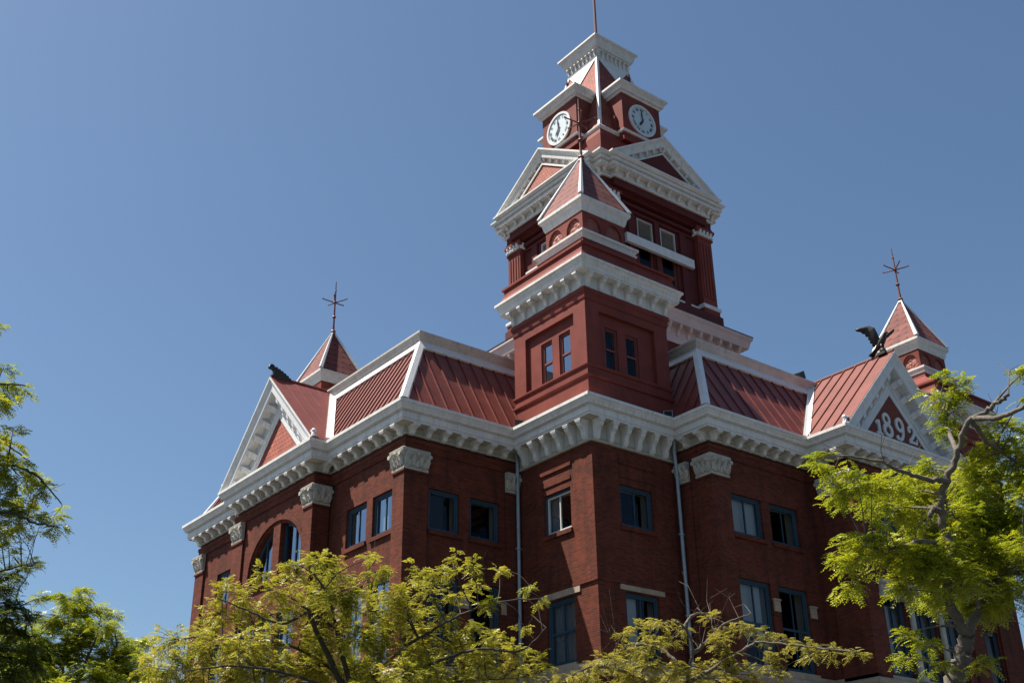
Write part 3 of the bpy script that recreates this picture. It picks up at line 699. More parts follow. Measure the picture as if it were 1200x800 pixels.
def ring(mb, cx, cy, prof):      # profile of (half width, height) round a square
    mb.sweep(sq(cx, cy, 1), [(h-1, z) for h, z in prof], closed=True)
BK_B = None
def bracket_small():
    mb = MB(); mb.prism([(0, 0), (.36, 0), (.36, -.1), (.3, -.2), (.16, -.26), (.1, -.5), (.0, -.58)], lambda n, z, u: (u, -n, z), -.085, .085)
    mb.box(-.11, -.39, -.075, .11, 0, -.003)
    return mesh_from('bracket', mb, WHITE, (0, 0, 0))
BK_B = bracket_small()
def corner_tower(x0, y0, full=(True, True), brk=True):
    W = 4.4; cx, cy = x0+W/2, y0+W/2
    mb = MB()
    faces = [(FX(x0), y0, 0), (FY(y0), x0, 1), (FXp(x0+W), y0, 2), (FYp(y0+W), x0, 3)]
    wins = []
    for F, u, idx in faces:
        uu = lambda a, u=u: u+a
        hol = [(uu(.7), uu(3.68), 1.66, 4.0)]
        panel(mb, F, u, u+W, -.05, 5.6, hol, .16)
        inner = lambda a, n, z, F=F: F(a, n-.16, z)
        wh = [(uu(1.1), uu(1.78), 1.7, 3.5), (uu(2.2), uu(2.88), 1.7, 3.5)] if idx < 2 and full[idx] else []
        panel(mb, inner, uu(.7), uu(3.68), 1.66, 4.0, wh, .14)
        for h in wh: wins.append((inner, h))
    ring(mb, cx, cy, [(2.19, 1.08), (2.25, 1.08), (2.28, 1.14), (2.28, 1.2), (2.21, 1.24), (2.19, 1.24)])
    ring(mb, cx, cy, [(2.19, 1.5), (2.24, 1.5), (2.27, 1.56), (2.27, 1.62), (2.21, 1.65), (2.19, 1.65)])
    ring(mb, cx, cy, [(2.19, 4.36), (2.23, 4.36), (2.25, 4.44), (2.25, 4.60), (2.30, 4.66), (2.30, 4.83), (2.19, 4.83)])
    t = part('corner_tower', mb, RED, hall, fix=False)
    for F, h in wins: window(F, *h, frame=SASHR, fw=.06, rail=True, mull=False, rec=.06, inner=.2, sfw=.045)
    mb = MB()
    ring(mb, cx, cy, [(2.1, 4.82), (2.26, 4.82), (2.28, 4.88), (2.23, 4.92), (2.23, 5.40), (2.60, 5.40), (2.60, 5.45), (2.64, 5.47), (2.64, 5.64), (2.67, 5.68), (2.72, 5.80), (2.78, 5.83), (2.78, 5.93), (2.6, 5.96), (2.1, 5.96)])
    cn = part('cornice', mb, WHITE, hall)
    if brk:
        for F, ang, c0 in ((0, -90, 0), (1, 0, 0)):
            for k in range(7):
                a = -2.1+4.2*k/6
                loc = (cx-2.23, cy-a, G+5.397) if F == 0 else (cx+a, cy-2.23, G+5.397)
                ob = bpy.data.objects.new('bracket', BK_B); link(ob, cn, loc); ob.rotation_euler.z = R(ang)
    # flared skirt, lip and sloping foot of the turret
    mb = MB(); ring(mb, cx, cy, [(2.0, 5.94), (2.70, 5.94), (2.52, 6.25), (2.47, 6.55), (2.56, 6.58), (2.56, 6.68), (1.62, 7.35), (1.50, 7.5), (1.45, 7.75), (1.2, 7.75), (1.2, 5.94)])
    tr = part('turret', mb, RED, hall)
    mb = MB(); ring(mb, cx, cy, [(1.0, 7.72), (1.5, 7.72), (1.53, 7.80), (1.46, 7.86), (1.52, 7.95), (1.58, 8.0), (1.58, 8.1), (1.2, 8.14), (1.0, 8.14)]); part('moulding', mb, WHITE, tr)
    mb = MB()       # arcaded drum
    for F, c_ in ((FX(cx-1.18), cy), (FY(cy-1.18), cx), (FXp(cx+1.18), cy), (FYp(cy+1.18), cx)):
        for s in (-.58, .58):
            arc = [(c_+s+.42*math.cos(math.pi*k/14), 8.62+.50*math.sin(math.pi*k/14)) for k in range(15)]
            out = [(c_+s-.58, 9.35), (c_+s+.58, 9.35)]
            for k in range(14):
                a, b = arc[k], arc[k+1]
                ta = lambda p: (c_+s+(p[0]-c_-s)*1.0, 9.35)
                mb.poly([F(a[0], 0, a[1]), F(b[0], 0, b[1]), F(*((b[0]), 0, 9.35)), F(*((a[0]), 0, 9.35))])
                mb.poly([F(a[0], 0, a[1]), F(b[0], 0, b[1]), F(b[0], -.12, b[1]), F(a[0], -.12, a[1])])
            for q in (-1, 1):
                e0, e1 = c_+s+q*.42, c_+s+q*(.6 if q*s > 0 else .58)
                mb.poly([F(e0, 0, 8.1), F(e1, 0, 8.1), F(e1, 0, 9.35), F(e0, 0, 9.35)])
                mb.poly([F(e0, 0, 8.1), F(e0, 0, 8.62), F(e0, -.12, 8.62), F(e0, -.12, 8.1)])
    part('arcade', mb, RED, tr, fix=False)
    mb = MB(); mb.box(cx-1.09, cy-1.09, 8.1, cx+1.09, cy+1.09, 9.35); part('carved_panel', mb, CARV, tr)
    mb = MB(); ring(mb, cx, cy, [(.9, 9.28), (1.2, 9.28), (1.24, 9.36), (1.3, 9.62), (1.36, 9.68), (1.41, 9.76), (1.41, 9.90), (1.3, 9.93), (.9, 9.93)]); part('eave', mb, WHITE, tr)
    mb = MB(); mb.sweep(sq(cx, cy, 1), [(.38, 9.9), (-.96, 12.98)], closed=True, ringclosed=False); rf = part('turret_roof', mb, ROOFT, tr, fix=False)
    for sx, sy in ((-1, -1), (1, -1), (1, 1), (-1, 1)):
        mb = MB(); w_ = .1
        a = Vector((cx+sx*1.41, cy+sy*1.41, 9.93)); b = Vector((cx, cy, 13.04))
        v1, v2 = Vector((-sx*w_*1.6, 0, .0)), Vector((0, -sy*w_*1.6, .0)); up = Vector((sx*.04, sy*.04, .05))
        for v in (v1, v2):
            mb.hexa([a, a+v, b+v*.25, b, a+up, a+v+up, b+v*.25+up, b+up])
        part('hip_trim', mb, WHITE2, tr, fix=False)
    finial(cx, cy, 12.95, tr)
def carved():
    m, n, l, b = new_mat('carved_red_wood'); geo = n.new('ShaderNodeNewGeometry')
    vo = n.new('ShaderNodeTexVoronoi'); vo.inputs['Scale'].default_value = 6; l.new(geo.outputs['Position'], vo.inputs['Vector'])
    b.inputs['Base Color'].default_value = (.24, .07, .05, 1); b.inputs['Roughness'].default_value = .7
    bp = n.new('ShaderNodeBump'); bp.inputs['Strength'].default_value = 1; bp.inputs['Distance'].default_value = .08; bp.invert = True
    l.new(vo.outputs['Distance'], bp.inputs['Height']); l.new(bp.outputs[0], b.inputs['Normal']); return m
CARV = carved()
corner_tower(0, 0)
corner_tower(22.84, -.42)
corner_tower(-.23, 21.34, (False, False), False)
corner_tower(27.9-5.14, 22.1, (False, False), False)

# --- central clock tower
CX, CY = 13.58, 12.64
mb = MB()
H0 = 4.15
def faces(h): return [(FX(CX-h), CY, 0), (FY(CY-h), CX, 1), (FXp(CX+h), CY, 2), (FYp(CY+h), CX, 3)]
ring(mb, CX, CY, [(4.0, 3.9), (4.72, 3.9), (4.72, 9.5), (4.0, 9.5)])        # base block
ring(mb, CX, CY, [(3.5, 10.9), (4.3, 10.9), (4.3, 12.45), (3.5, 12.45)])
for F, c, k in faces(3.82):
    panel(mb, F, c-3.0, c+3.0, 12.4, 18.6, [(c-1.45, c-.3, 12.9, 15.5), (c+.3, c+1.45, 12.9, 15.5), (c-1.45, c-.3, 15.75, 17.05), (c+.3, c+1.45, 15.75, 17.05)], .2)
    fbox(mb, F, c-2.8, c+2.8, 0, .10, 17.2, 17.35); fbox(mb, F, c-2.8, c+2.8, 0, .2, 17.5, 17.7); fbox(mb, F, c-2.9, c+2.9, 0, .34, 17.88, 18.1)
    fbox(mb, F, c-2.2, c-1.75, 0, .12, 12.42, 17.2); fbox(mb, F, c+1.75, c+2.2, 0, .12, 12.42, 17.2); fbox(mb, F, c-.18, c+.18, 0, .1, 12.42, 17.2)
ring(mb, CX, CY, [(3.0, 18.0), (4.22, 18.0), (4.22, 18.12), (4.18, 18.14), (4.18, 18.7), (3.0, 18.7)])
for F, c, k in faces(4.18): fbox(mb, F, c-3.55, c+3.55, -.1, .28, 18.1, 18.62)
shaft = part('clock_tower', mb, REDFLAT, hall, fix=False)
for F, c, k in faces(3.82)[:2]:
    for s in (-.875, .875):
        window(F, c+s-.575, c+s+.575, 12.9, 15.5, frame=SASHR, fw=.07, mull=False, rec=.08, inner=.2)
        mb = MB()
        u0, u1 = c+s-.575, c+s+.575
        fbox(mb, F, u0, u0+.07, -.16, .02, 15.75, 17.05); fbox(mb, F, u1-.07, u1, -.16, .02, 15.75, 17.05); fbox(mb, F, u0+.07, u1-.07, -.16, .02, 16.98, 17.05); fbox(mb, F, u0+.07, u1-.07, -.16, .02, 15.75, 15.82)
        lv = part('louvre_window', mb, CAPM, hall)
        mb = MB(); fbox(mb, F, u0+.07, u1-.07, -.2, -.18, 15.8, 17.0)
        for q in range(12):
            z = 15.84+q*.095
            mb.hexa([F(u0+.07, -.14, z+.07), F(u1-.07, -.14, z+.07), F(u1-.07, -.12, z+.09), F(u0+.07, -.12, z+.09), F(u0+.07, -.05, z), F(u1-.07, -.05, z), F(u1-.07, -.03, z+.02), F(u0+.07, -.03, z+.02)])
        part('louvre', mb, LOUV, lv)
    mb = MB(); fbox(mb, F, c-2.55, c+2.55, .125, .32, 15.08, 15.62); part('balcony_band', mb, WHITE2, hall)
# corner pilasters with leafy white capitals and moulded feet
def leafy(mb, F, u0, u1, n0, n1, z):
    k = 4
    for j in range(k):
        u = u0+(u1-u0)*(j+.5)/k
        mb.ball(F(u, n1, z+.12), .15, 7, (1, 1, 1.0)); mb.ball(F(u, n1+.08, z+.27), .10, 7)
        mb.ball(F(u+.1, n1+.04, z+.02), .10, 6, (1, 1, .8))
    fbox(mb, F, u0+.03, u1-.03, n0, n1-.02, z-.05, z+.3)
for sx, sy in ((-1, -1), (1, -1), (-1, 1), (1, 1)):
    mb = MB(); ax, ay = CX+sx*3.58, CY+sy*3.58
    ring(mb, ax, ay, [(.2, 12.43), (.62, 12.43), (.62, 13.05), (.55, 13.1), (.55, 17.25), (.63, 17.3), (.63, 17.42), (.2, 17.42)])
    ring(mb, ax, ay, [(.2, 17.72), (.66, 17.72), (.72, 17.84), (.72, 17.98), (.2, 17.98)])
    for F, c in ((FX(ax-.55), ay), (FY(ay-.55), ax), (FXp(ax+.55), ay), (FYp(ay+.55), ax)):
        for u in (-.36, -.12, .12, .36): fbox(mb, F, c+u-.06, c+u+.06, -.02, .045, 13.5, 17.0)
    pl = part('pilaster', mb, RED, hall, fix=False)
    mb = MB()
    for F, c in ((FX(ax-.55), ay), (FY(ay-.55), ax), (FXp(ax+.55), ay), (FYp(ay+.55), ax)): leafy(mb, F, c-.56, c+.56, -.3, .06, 17.46)
    part('capital', mb, WHITE2, pl, fix=False)
    mb = MB(); ring(mb, ax, ay, [(.5, 12.78), (.66, 12.78), (.70, 12.86), (.70, 12.98), (.66, 13.03), (.5, 13.03)]); part('foot_moulding', mb, WHITE2, pl)
mb = MB()
for F, c, k in faces(3.82): fbox(mb, F, c-2.88, c+2.88, -.05, .1, 12.6, 12.85)
part('string_moulding', mb, WHITE2, hall)
# bracketed cornice of the base, weathered to a dusty pink
PINK = paint('dusty_pink_paint', (.52, .40, .385), .6, .12, 1.2, .05, .3, (.36, .28, .27))
mb = MB(); ring(mb, CX, CY, [(4.0, 9.45), (4.78, 9.45), (4.8, 9.52), (4.75, 9.58), (4.75, 10.45), (5.14, 10.45), (5.16, 10.52), (5.18, 10.62), (5.24, 10.85), (5.34, 10.98), (5.34, 11.12), (4.0, 11.2)])
pc = part('cornice', mb, PINK, hall)
mb = MB(); ring(mb, CX, CY, [(4.2, 11.19), (5.36, 11.11), (5.37, 11.15), (4.2, 11.26)]); part('roof_edge', mb, BLACK, pc)
for F, c, k in faces(4.75)[:2]:
    for j in range(13):
        u = c-4.5+9.0*j/12; mb = MB()
        mb.prism([(0, 10.448), (.36, 10.448), (.36, 10.34), (.28, 10.2), (.16, 10.12), (.1, 9.9), (0, 9.78)], lambda n, z, q: F(u+q, n, z), -.085, .085); part('cornice_bracket', mb, PINK, pc)
# entablature: set-back corners and projecting middles that carry the pediments
ENT = [(0, 18.55), (.12, 18.55), (.14, 18.64), (.06, 18.68), (.06, 19.02), (.44, 19.02), (.44, 19.20), (.36, 19.22), (.36, 19.27), (.52, 19.30), (.52, 19.46), (.48, 19.47), (.48, 19.50), (.58, 19.52), (.68, 19.64), (.68, 19.73), (0, 19.79)]
oc, om, e = 4.18, 4.48, 3.55
plan = []
for k in range(4):
    pts = [(-e, -oc), (-e, -om), (e, -om), (e, -oc), (oc, -oc)]
    for (a, b) in pts:
        for _ in range(k): a, b = -b, a
        plan.append((CX+a, CY+b))
mb = MB(); mb.sweep(plan, ENT, closed=True)
def dent(mb, F, us, n, z0, z1, d, w_):
    for u in us:
        mb.prism([(n, z1), (n+d, z1), (n+d, z1-.08), (n+d*.6, z1-.16), (n+.06, z0)], lambda a, b, q: F(u+q, a, b), -w_, w_)
        if n < 0: pass
for F, c, k in faces(om): dent(mb, F, [c-e+.0+2*e*j/9 for j in range(10)], .08, 18.7, 19.048, .3, .08)
for F, c, k in faces(oc):
    for s in (-1, 1): dent(mb, F, [c+s*(oc-.02)], .08, 18.7, 19.048, .3, .08)
part('entablature', mb, WHITE, hall, fix=False)
for F, c, k in faces(om):
    f = lambda a, b, n, F=F: F(a, n, b)
    hw, zz, rise = 4.17, 19.74, 2.62
    m = rise/hw; cs = math.hypot(1, m)
    mb = MB(); mb.prism([(c-hw+1.4, zz-.1), (c+hw-1.4, zz-.1), (c, zz+rise-.9)], f, -.4, .3)
    pd = part('pediment', mb, SHING if k == 0 else REDFLAT, hall)
    mb = MB()
    mb.sweep([(c-hw, zz), (c, zz+rise), (c+hw, zz)], [(0, -.1), (0, .62), (.1, .62), (.13, .58), (.2, .5), (.26, .47), (.5, .44), (.52, .40), (.52, .2), (.82, .2), (.82, .36), (.92, .36), (.92, -.1)], f)
    ul = Vector((hw, rise)).normalized(); inn = Vector((ul.y, -ul.x))
    for s in (-1, 1):
        for j in range(6):
            base = Vector((-hw, 0))+ul*(1.1+j*.66)
            def g2(d_, n_, u_, s=s, base=base):
                q = base+inn*d_+ul*u_; return F(c+(q.x if s < 0 else -q.x), n_, zz+q.y)
            mb.prism([(.522, .2), (.522, .39), (.6, .38), (.7, .28), (.81, .24), (.82, .2)], g2, -.08, .08)
    part('raking_cornice', mb, WHITE, pd, fix=False)
    mb = MB()
    for s in (-1, 1):
        mb.poly([F(c+s*(hw+.02), .6, zz), F(c, .6, zz+rise+.02), F(c, -2, zz+rise+.02), F(c+s*(hw+.02), -2, zz)])
    part('pediment_roof', mb, METAL, pd, fix=False)
    mb = MB(); mb.ball(F(c+1.6, -.3, zz+rise-.25), .22, 8, (1, 1, .8)); mb.tube([F(c+1.6, -.3, zz+rise-.9), F(c+1.6, -.3, zz+rise-.3)], .12, 8); mb.ball(F(c+1.62, -.2, zz+rise-.02), .13, 8)
    part('acroterion', mb, WHITE, pd)
# attic, clock dormers, steep tiled roof, top cornice, flagpole
mb = MB(); ring(mb, CX, CY, [(1, 19.7), (3.35, 19.7), (3.35, 21.3), (3.25, 21.4), (3.25, 21.7), (3.12, 21.8), (3.12, 22.5), (3.05, 22.6), (2.95, 23.0), (1, 23.0)]); part('attic', mb, RED, hall)
mb = MB(); ring(mb, CX, CY, [(2.2, 22.92), (2.98, 22.92), (3.05, 23.02), (2.96, 23.1), (3.0, 23.18), (2.95, 23.26), (2.2, 23.26)]); part('attic_moulding', mb, WHITE, hall)
RB, RTp, Z0, Z1 = 2.82, 1.28, 23.2, 29.95
mb = MB(); mb.sweep(sq(CX, CY, 1), [(RB-1, Z0), (RTp-1, Z1)], closed=True, ringclosed=False); tr = part('tower_roof', mb, ROOFS if False else SHING, hall, fix=False)
for sx, sy in ((-1, -1), (1, -1), (1, 1), (-1, 1)):
    mb = MB(); w_ = .17
    a = Vector((CX+sx*(RB+.02), CY+sy*(RB+.02), Z0)); b = Vector((CX+sx*(RTp+.02), CY+sy*(RTp+.02), Z1))
    up = Vector((sx*.05, sy*.05, .02))
    for v in (Vector((-sx*w_, 0, 0)), Vector((0, -sy*w_, 0))): mb.hexa([a, a+v, b+v, b, a+up, a+v+up, b+v+up, b+up])
    part('hip_trim', mb, WHITE2, tr, fix=False)
for F, c, k in faces(0):
    hN = lambda z: RB+(RTp-RB)*(z-Z0)/(Z1-Z0)
    mb = MB(); q = [(-RTp-.0, Z1), (RTp, Z1), (0, Z1-1.55)]
    mb.hexa([F(c+q[0][0], hN(Z1)+.01, Z1), F(c+q[1][0], hN(Z1)+.01, Z1), F(c+.05, hN(Z1-1.55)+.01, Z1-1.55), F(c-.05, hN(Z1-1.55)+.01, Z1-1.55),
             F(c+q[0][0], hN(Z1)+.06, Z1), F(c+q[1][0], hN(Z1)+.06, Z1), F(c+.05, hN(Z1-1.55)+.06, Z1-1.55), F(c-.05, hN(Z1-1.55)+.06, Z1-1.55)])
    part('gusset_panel', mb, WHITE2, tr)
mb = MB(); ring(mb, CX, CY, [(.6, 29.9), (1.36, 29.9), (1.38, 29.98), (1.33, 30.02), (1.33, 30.5), (1.42, 30.52), (1.42, 30.6), (1.52, 30.64), (1.58, 30.8), (1.66, 31.1), (1.74, 31.18), (1.79, 31.2), (1.79, 31.32), (.6, 31.4)])
for F, c, k in faces(1.33): dent(mb, F, [c-1.22+2.44*j/7 for j in range(8)], 0, 30.05, 30.498, .2, .055)
part('top_cornice', mb, WHITE, hall, fix=False)
mb = MB(); mb.tube([(CX, CY, 31.2), (CX, CY, 31.6), (CX, CY, 38), (CX, CY, 42)], [.16, .10, .085, .06], 10); mb.ball((CX, CY, 42), .14, 10); part('flagpole', mb, IRON, hall)
mb = MB(); mb.ball((CX-1.5, CY-1.2, 31.46), .07, 8); mb.tube([(CX-1.5, CY-1.2, 31.3), (CX-1.5, CY-1.2, 31.45)], .025, 6); part('lamp_ball', mb, WHITE2, hall)
# clocks
def roman(mb, F, cu, cz, ang, txt, r, h):
    """strokes of a numeral set radially"""
    wtot = sum({'I': .08, 'V': .14, 'X': .14}[ch] for ch in txt); x = -wtot/2
    er = Vector((math.sin(ang), math.cos(ang))); et = Vector((math.cos(ang), -math.sin(ang)))
    def ln(xa, ya, xb, yb, wd):
        a = Vector((cu, cz))+er*(r+ya)+et*xa; b = Vector((cu, cz))+er*(r+yb)+et*xb
        strokes(mb, F, [tuple(a), tuple(b)], wd, .07, .085)
    for ch in txt:
        wd = {'I': .08, 'V': .14, 'X': .14}[ch]
        if ch == 'I': ln(x+wd/2, -h/2, x+wd/2, h/2, .03)
        if ch == 'V': ln(x+.02, h/2, x+wd/2, -h/2, .03); ln(x+wd-.02, h/2, x+wd/2, -h/2, .025)
        if ch == 'X': ln(x+.02, h/2, x+wd-.02, -h/2, .03); ln(x+wd-.02, h/2, x+.02, -h/2, .025)
        x += wd
ROM = ['XII', 'I', 'II', 'III', 'IIII', 'V', 'VI', 'VII', 'VIII', 'IX', 'X', 'XI']
DN = 3.4
for F, c, k in faces(DN):
    mb = MB(); mz = 24.42
    fbox(mb, F, c-1.52, c+1.52, -3.0, 0, 22.55, 25.95); fbox(mb, F, c-1.45, c-1.05, 0, .04, 22.9, 23.25)
    fbox(mb, F, c-1.7, c-1.4, -1.2, -.5, 22.9, 24.4); fbox(mb, F, c+1.4, c+1.7, -1.2, -.5, 22.9, 24.4)
    d = part('dormer', mb, RED, hall)
    mb = MB(); fp = lambda o_: [(c-1.52, -2.2), (c-1.52, 0), (c+1.52, 0), (c+1.52, -2.2)]
    pa = fp(0)
    prof = [(0, 25.85), (.06, 25.85), (.1, 25.95), (.2, 26.0), (.24, 26.15), (.36, 26.3), (.40, 26.34), (.40, 26.48), (0, 26.56)]
    mb.sweep(pa[::-1] if F(1, 0, 0)[0] == 1 and False else pa, [(-o_, z) for o_, z in prof], lambda a, b, z: F(a, b, z)); part('eave', mb, WHITE, d)
    mb = MB(); mb.sweep(pa, [(-o_, z) for o_, z in [(-.02, 23.06), (.1, 23.06), (.13, 23.14), (.06, 23.2), (.09, 23.28), (-.02, 23.3)]], lambda a, b, z: F(a, b, z)); part('sill_moulding', mb, WHITE, d)
    mb = MB()
    q = [(c-1.8, .28), (c+1.8, .28), (c+1.8, -2.2), (c-1.8, -2.2)]
    mb.poly([F(q[0][0], q[0][1], 26.5), F(q[1][0], q[1][1], 26.5), F(c, -.75, 27.75)]); mb.poly([F(q[1][0], q[1][1], 26.5), F(q[2][0], q[2][1], 26.5), F(c, -2.2, 27.75), F(c, -.75, 27.75)])
    mb.poly([F(q[0][0], q[0][1], 26.5), F(q[3][0], q[3][1], 26.5), F(c, -2.2, 27.75), F(c, -.75, 27.75)]); mb.tube([F(c, -.75, 27.6), F(c, -.75, 28.4)], [.09, .03], 6); mb.ball(F(c, -.75, 28.05), .09, 6)
    part('dormer_roof', mb, REDFLAT, d, fix=False)
    if k < 2:
        mb = MB(); mb.disc(F, c, mz, .92, 1.06, -.02, .10); ck = part('clock', mb, WHITE2, hall)
        mb = MB(); mb.disc(F, c, mz, 0, .92, .0, .05); part('dial', mb, DIAL, ck)
        for j, t in enumerate(ROM):
            mb = MB(); roman(mb, F, c, mz, 2*math.pi*j/12, t, .74, .15)
            if F(1, 0, 0)[1] == 1:       # the -X wall runs the other way: turn the figures so they read right
                mb.v = [(x, 2*c-y, z) for x, y, z in mb.v]
            part('numeral', mb, INK, ck)
        def hand(name, ang, L, wd, n_):
            mb = MB(); s = -1 if F(1, 0, 0)[1] == 1 else 1
            e = Vector((s*math.sin(ang), math.cos(ang))); t = Vector((e.y, -e.x)); o_ = Vector((c, mz))
            mb.prism([tuple(o_-e*.15-t*wd*.4), tuple(o_-e*.15+t*wd*.4), tuple(o_+e*L*.65+t*wd), tuple(o_+e*L), tuple(o_+e*L*.65-t*wd)], lambda a, b, q: F(a, q, b), n_, n_+.02)
            part(name, mb, BLACK, ck)
        hand('hour_hand', R(212), .52, .075, .088); hand('minute_hand', R(-6), .70, .045, .095)

# --- rainwater pipes
def downspout(pts, straps):
    mb = MB(); mb.tube(pts, .07, 10); d = part('downspout', mb, ZINC, hall)
    for p in straps: mb = MB(); mb.tube([(p[0], p[1], p[2]-.03), (p[0], p[1], p[2]+.03)], .095, 10); mb.box(p[0]-.15, p[1]-.02, p[2]-.025, p[0]+.15, p[1]+.02, p[2]+.025); part('strap', mb, ZINC, d)
x, y = -.16, Y1-.26
downspout([(x, y+.1, -.75), (x, y, -1.1), (x, y, ZB+.2)], [(x, y, z) for z in (-4.6, -7.4, -10.5)])
x, y = X1-.3, -.26
downspout([(x-.1, y-.1, -.72), (x-.05, y, -1.1), (x, y, -1.9), (x, y, ZB+.2)], [(x, y, z) for z in (-4.4, -7.4, -10.5)])
mb = MB(); mb.tube([(9.7, -3.95, -2.35), (10.7, -4.5, -2.2)], .06, 10); mb.ball((10.7, -4.5, -2.2), .08, 8); mb.box(9.9, -3.75, -2.55, 10.1, -3.69, -2.2); part('pole_stub', mb, WHITE2, hall)

# ------------------------------------------------------------------ things standing on the roof
def placed(name, loc): return empty(name, (loc[0], loc[1], loc[2]+G))
# eagle with raised wings, perched on a ball at the front gable
ex, ey, ez = 13.7, -3.75, 4.42
eg = placed('eagle_statue', (ex, ey, ez)); tag(eg, 'dark bronze eagle statue with raised wings perched on the front gable ridge', 'statue')
mb = MB()
mb.ball((ex, ey, ez+.13), .14, 12); mb.box(ex-.2, ey-.2, ez-.1, ex+.2, ey+.2, ez+.02); part('perch_ball', mb, BRONZE, eg)
mb = MB()
sp = [((ex, ey+.55, ez+.22), .03), ((ex, ey+.42, ez+.32), .09), ((ex, ey+.25, ez+.45), .15), ((ex, ey+.02, ez+.62), .21), ((ex, ey-.16, ez+.80), .19), ((ex, ey-.26, ez+.95), .13), ((ex, ey-.34, ez+1.04), .115), ((ex, ey-.42, ez+1.05), .08), ((ex, ey-.52, ez+1.0), .035), ((ex, ey-.54, ez+.95), .01)]
mb.tube([a for a, b in sp], [b for a, b in sp], 12)
for s in (-1, 1): mb.tube([(ex+s*.08, ey, ez+.5), (ex+s*.09, ey-.02, ez+.3), (ex+s*.07, ey-.06, ez+.28)], [.09, .05, .04], 8)
WING = {-1: ([(.10, .02, .74), (.26, .02, 1.05), (.34, .10, 1.38), (.46, .42, 1.58), (.78, 1.0, 1.56)], [(.12, .45, .45), (.28, .52, .74), (.38, .58, 1.02), (.52, .78, 1.30), (.82, 1.12, 1.48)]),
        1: ([(.10, .0, .74), (.30, -.10, .98), (.46, -.22, 1.12), (.64, -.34, 1.26), (.86, -.46, 1.42)], [(.12, .30, .50), (.32, .22, .70), (.48, .06, .90), (.68, -.12, 1.08), (.87, -.36, 1.30)])}
for s in (-1, 1):     # wings: thick feathered fans, the near one raised with its tip swept out, the far one spread low
    pts, trail = WING[s]
    n = 12; le = []; te = []
    def interp(L, t):
        k = min(int(t*(len(L)-1)), len(L)-2); f_ = t*(len(L)-1)-k
        return Vector(L[k]).lerp(Vector(L[k+1]), f_)
    ids = []
    for j in range(n+1):
        t = j/n; a = interp(pts, t); b = interp(trail, t); b = b+(b-a)*(.14 if j % 2 else 0.0)
        row = []
        for p_, th in ((a, .05), (a.lerp(b, .5), .045), (b, .012)):
            for q in (-1, 1): row.append(mb.vert((ex+s*(p_.x+q*th*.7), ey+p_.y, ez+p_.z+q*th*-.6)))
        ids.append(row)
    for j in range(n):
        a, b = ids[j], ids[j+1]
        for k0, k1 in ((0, 2), (2, 4)): mb.face([a[k0], a[k1], b[k1], b[k0]]); mb.face([a[k0+1], b[k0+1], b[k1+1], a[k1+1]])
        mb.face([a[0], b[0], b[1], a[1]]); mb.face([a[4], a[5], b[5], b[4]])
    mb.face([ids[0][0], ids[0][1], ids[0][3], ids[0][5], ids[0][4], ids[0][2]]); mb.face([ids[n][k] for k in (0, 2, 4, 5, 3, 1)])
for k in range(-2, 3): mb.hexa([(ex+k*.05-.04, ey+.42, ez+.30), (ex+k*.05+.04, ey+.42, ez+.30), (ex+k*.1+.05, ey+.86, ez+.06), (ex+k*.1-.05, ey+.86, ez+.06), (ex+k*.05-.04, ey+.42, ez+.36), (ex+k*.05+.04, ey+.42, ez+.36), (ex+k*.1+.05, ey+.86, ez+.09), (ex+k*.1-.05, ey+.86, ez+.09)])
mb.v = [(ex+(x-ex)*.72, ey+(y-ey)*.72, ez+(z-ez)*.84) for x, y, z in mb.v]
part('body', mb, BRONZE, eg, smooth=True)
# dark crested ornament on the side gable ridge
ox, oy, oz = -6.45, 13.28, 4.2
mb = MB()
out = [(0, 0), (1.5, 0), (1.42, .16), (1.3, .18), (1.22, .33), (1.08, .32), (1.0, .46), (.86, .44), (.78, .58), (.64, .55), (.56, .68), (.42, .64), (.30, .78), (.16, .72), (.06, .86), (-.12, .9), (-.24, .8), (-.28, .64), (-.16, .54), (.0, .54), (.1, .44), (.1, .2)]
mb.prism([(a-.0, b) for a, b in out], lambda a, b, c: (ox+a*.62, oy+c, oz+b*.62), -.08, .08)
mb.ball((ox-.06, oy, oz+.45), .11, 8, (1.1, .8, 1))
om_ = part('roof_ornament', mb, VERDI, base=True); tag(om_, 'black serrated crest ornament leaning out at the peak of the side gable', 'ornament')
# floodlight behind the parapet of the front roof, small lamp and camera in the inner corners
def flood(p, aim, s, label, mat=BLACK):
    t = placed('floodlight', p); tag(t, label, 'floodlight')
    mb = MB(); d = Vector(aim).normalized(); a = d.cross(Vector((0, 0, 1))).normalized(); b = a.cross(d); c = Vector(p)+Vector((0, 0, .3*s))
    P = lambda x, y, z: tuple(c+a*x*s+b*y*s+d*z*s)
    mb.hexa([P(-.14, -.12, -.2), P(.14, -.12, -.2), P(.14, .12, -.2), P(-.14, .12, -.2), P(-.22, -.18, .18), P(.22, -.18, .18), P(.22, .18, .18), P(-.22, .18, .18)])
    part('lamp_head', mb, mat, t)
    mb = MB(); mb.tube([p, tuple(c)], .04*s, 8); mb.box(p[0]-.1*s, p[1]-.1*s, p[2]-.02, p[0]+.1*s, p[1]+.1*s, p[2]+.03); part('bracket', mb, mat, t)
    mb = MB(); mb.hexa([P(-.19, -.15, .181), P(.19, -.15, .181), P(.19, .15, .181), P(-.19, .15, .181), P(-.19, -.15, .19), P(.19, -.15, .19), P(.19, .15, .19), P(-.19, .15, .19)]); part('lens', mb, DARK, t)
flood((12.9, .15, 4.28), (.9, .2, .35), 1.0, 'black floodlight on the parapet of the front mansard roof')
flood((3.85, -.25, .06), (-.7, -.7, .25), .8, 'small pale floodlight in the gutter corner right of the wooden tower box', ZINC)
flood((-.3, 3.85, .06), (-.4, -.9, .2), .75, 'small dark floodlight in the gutter corner left of the wooden tower box', BRONZE)

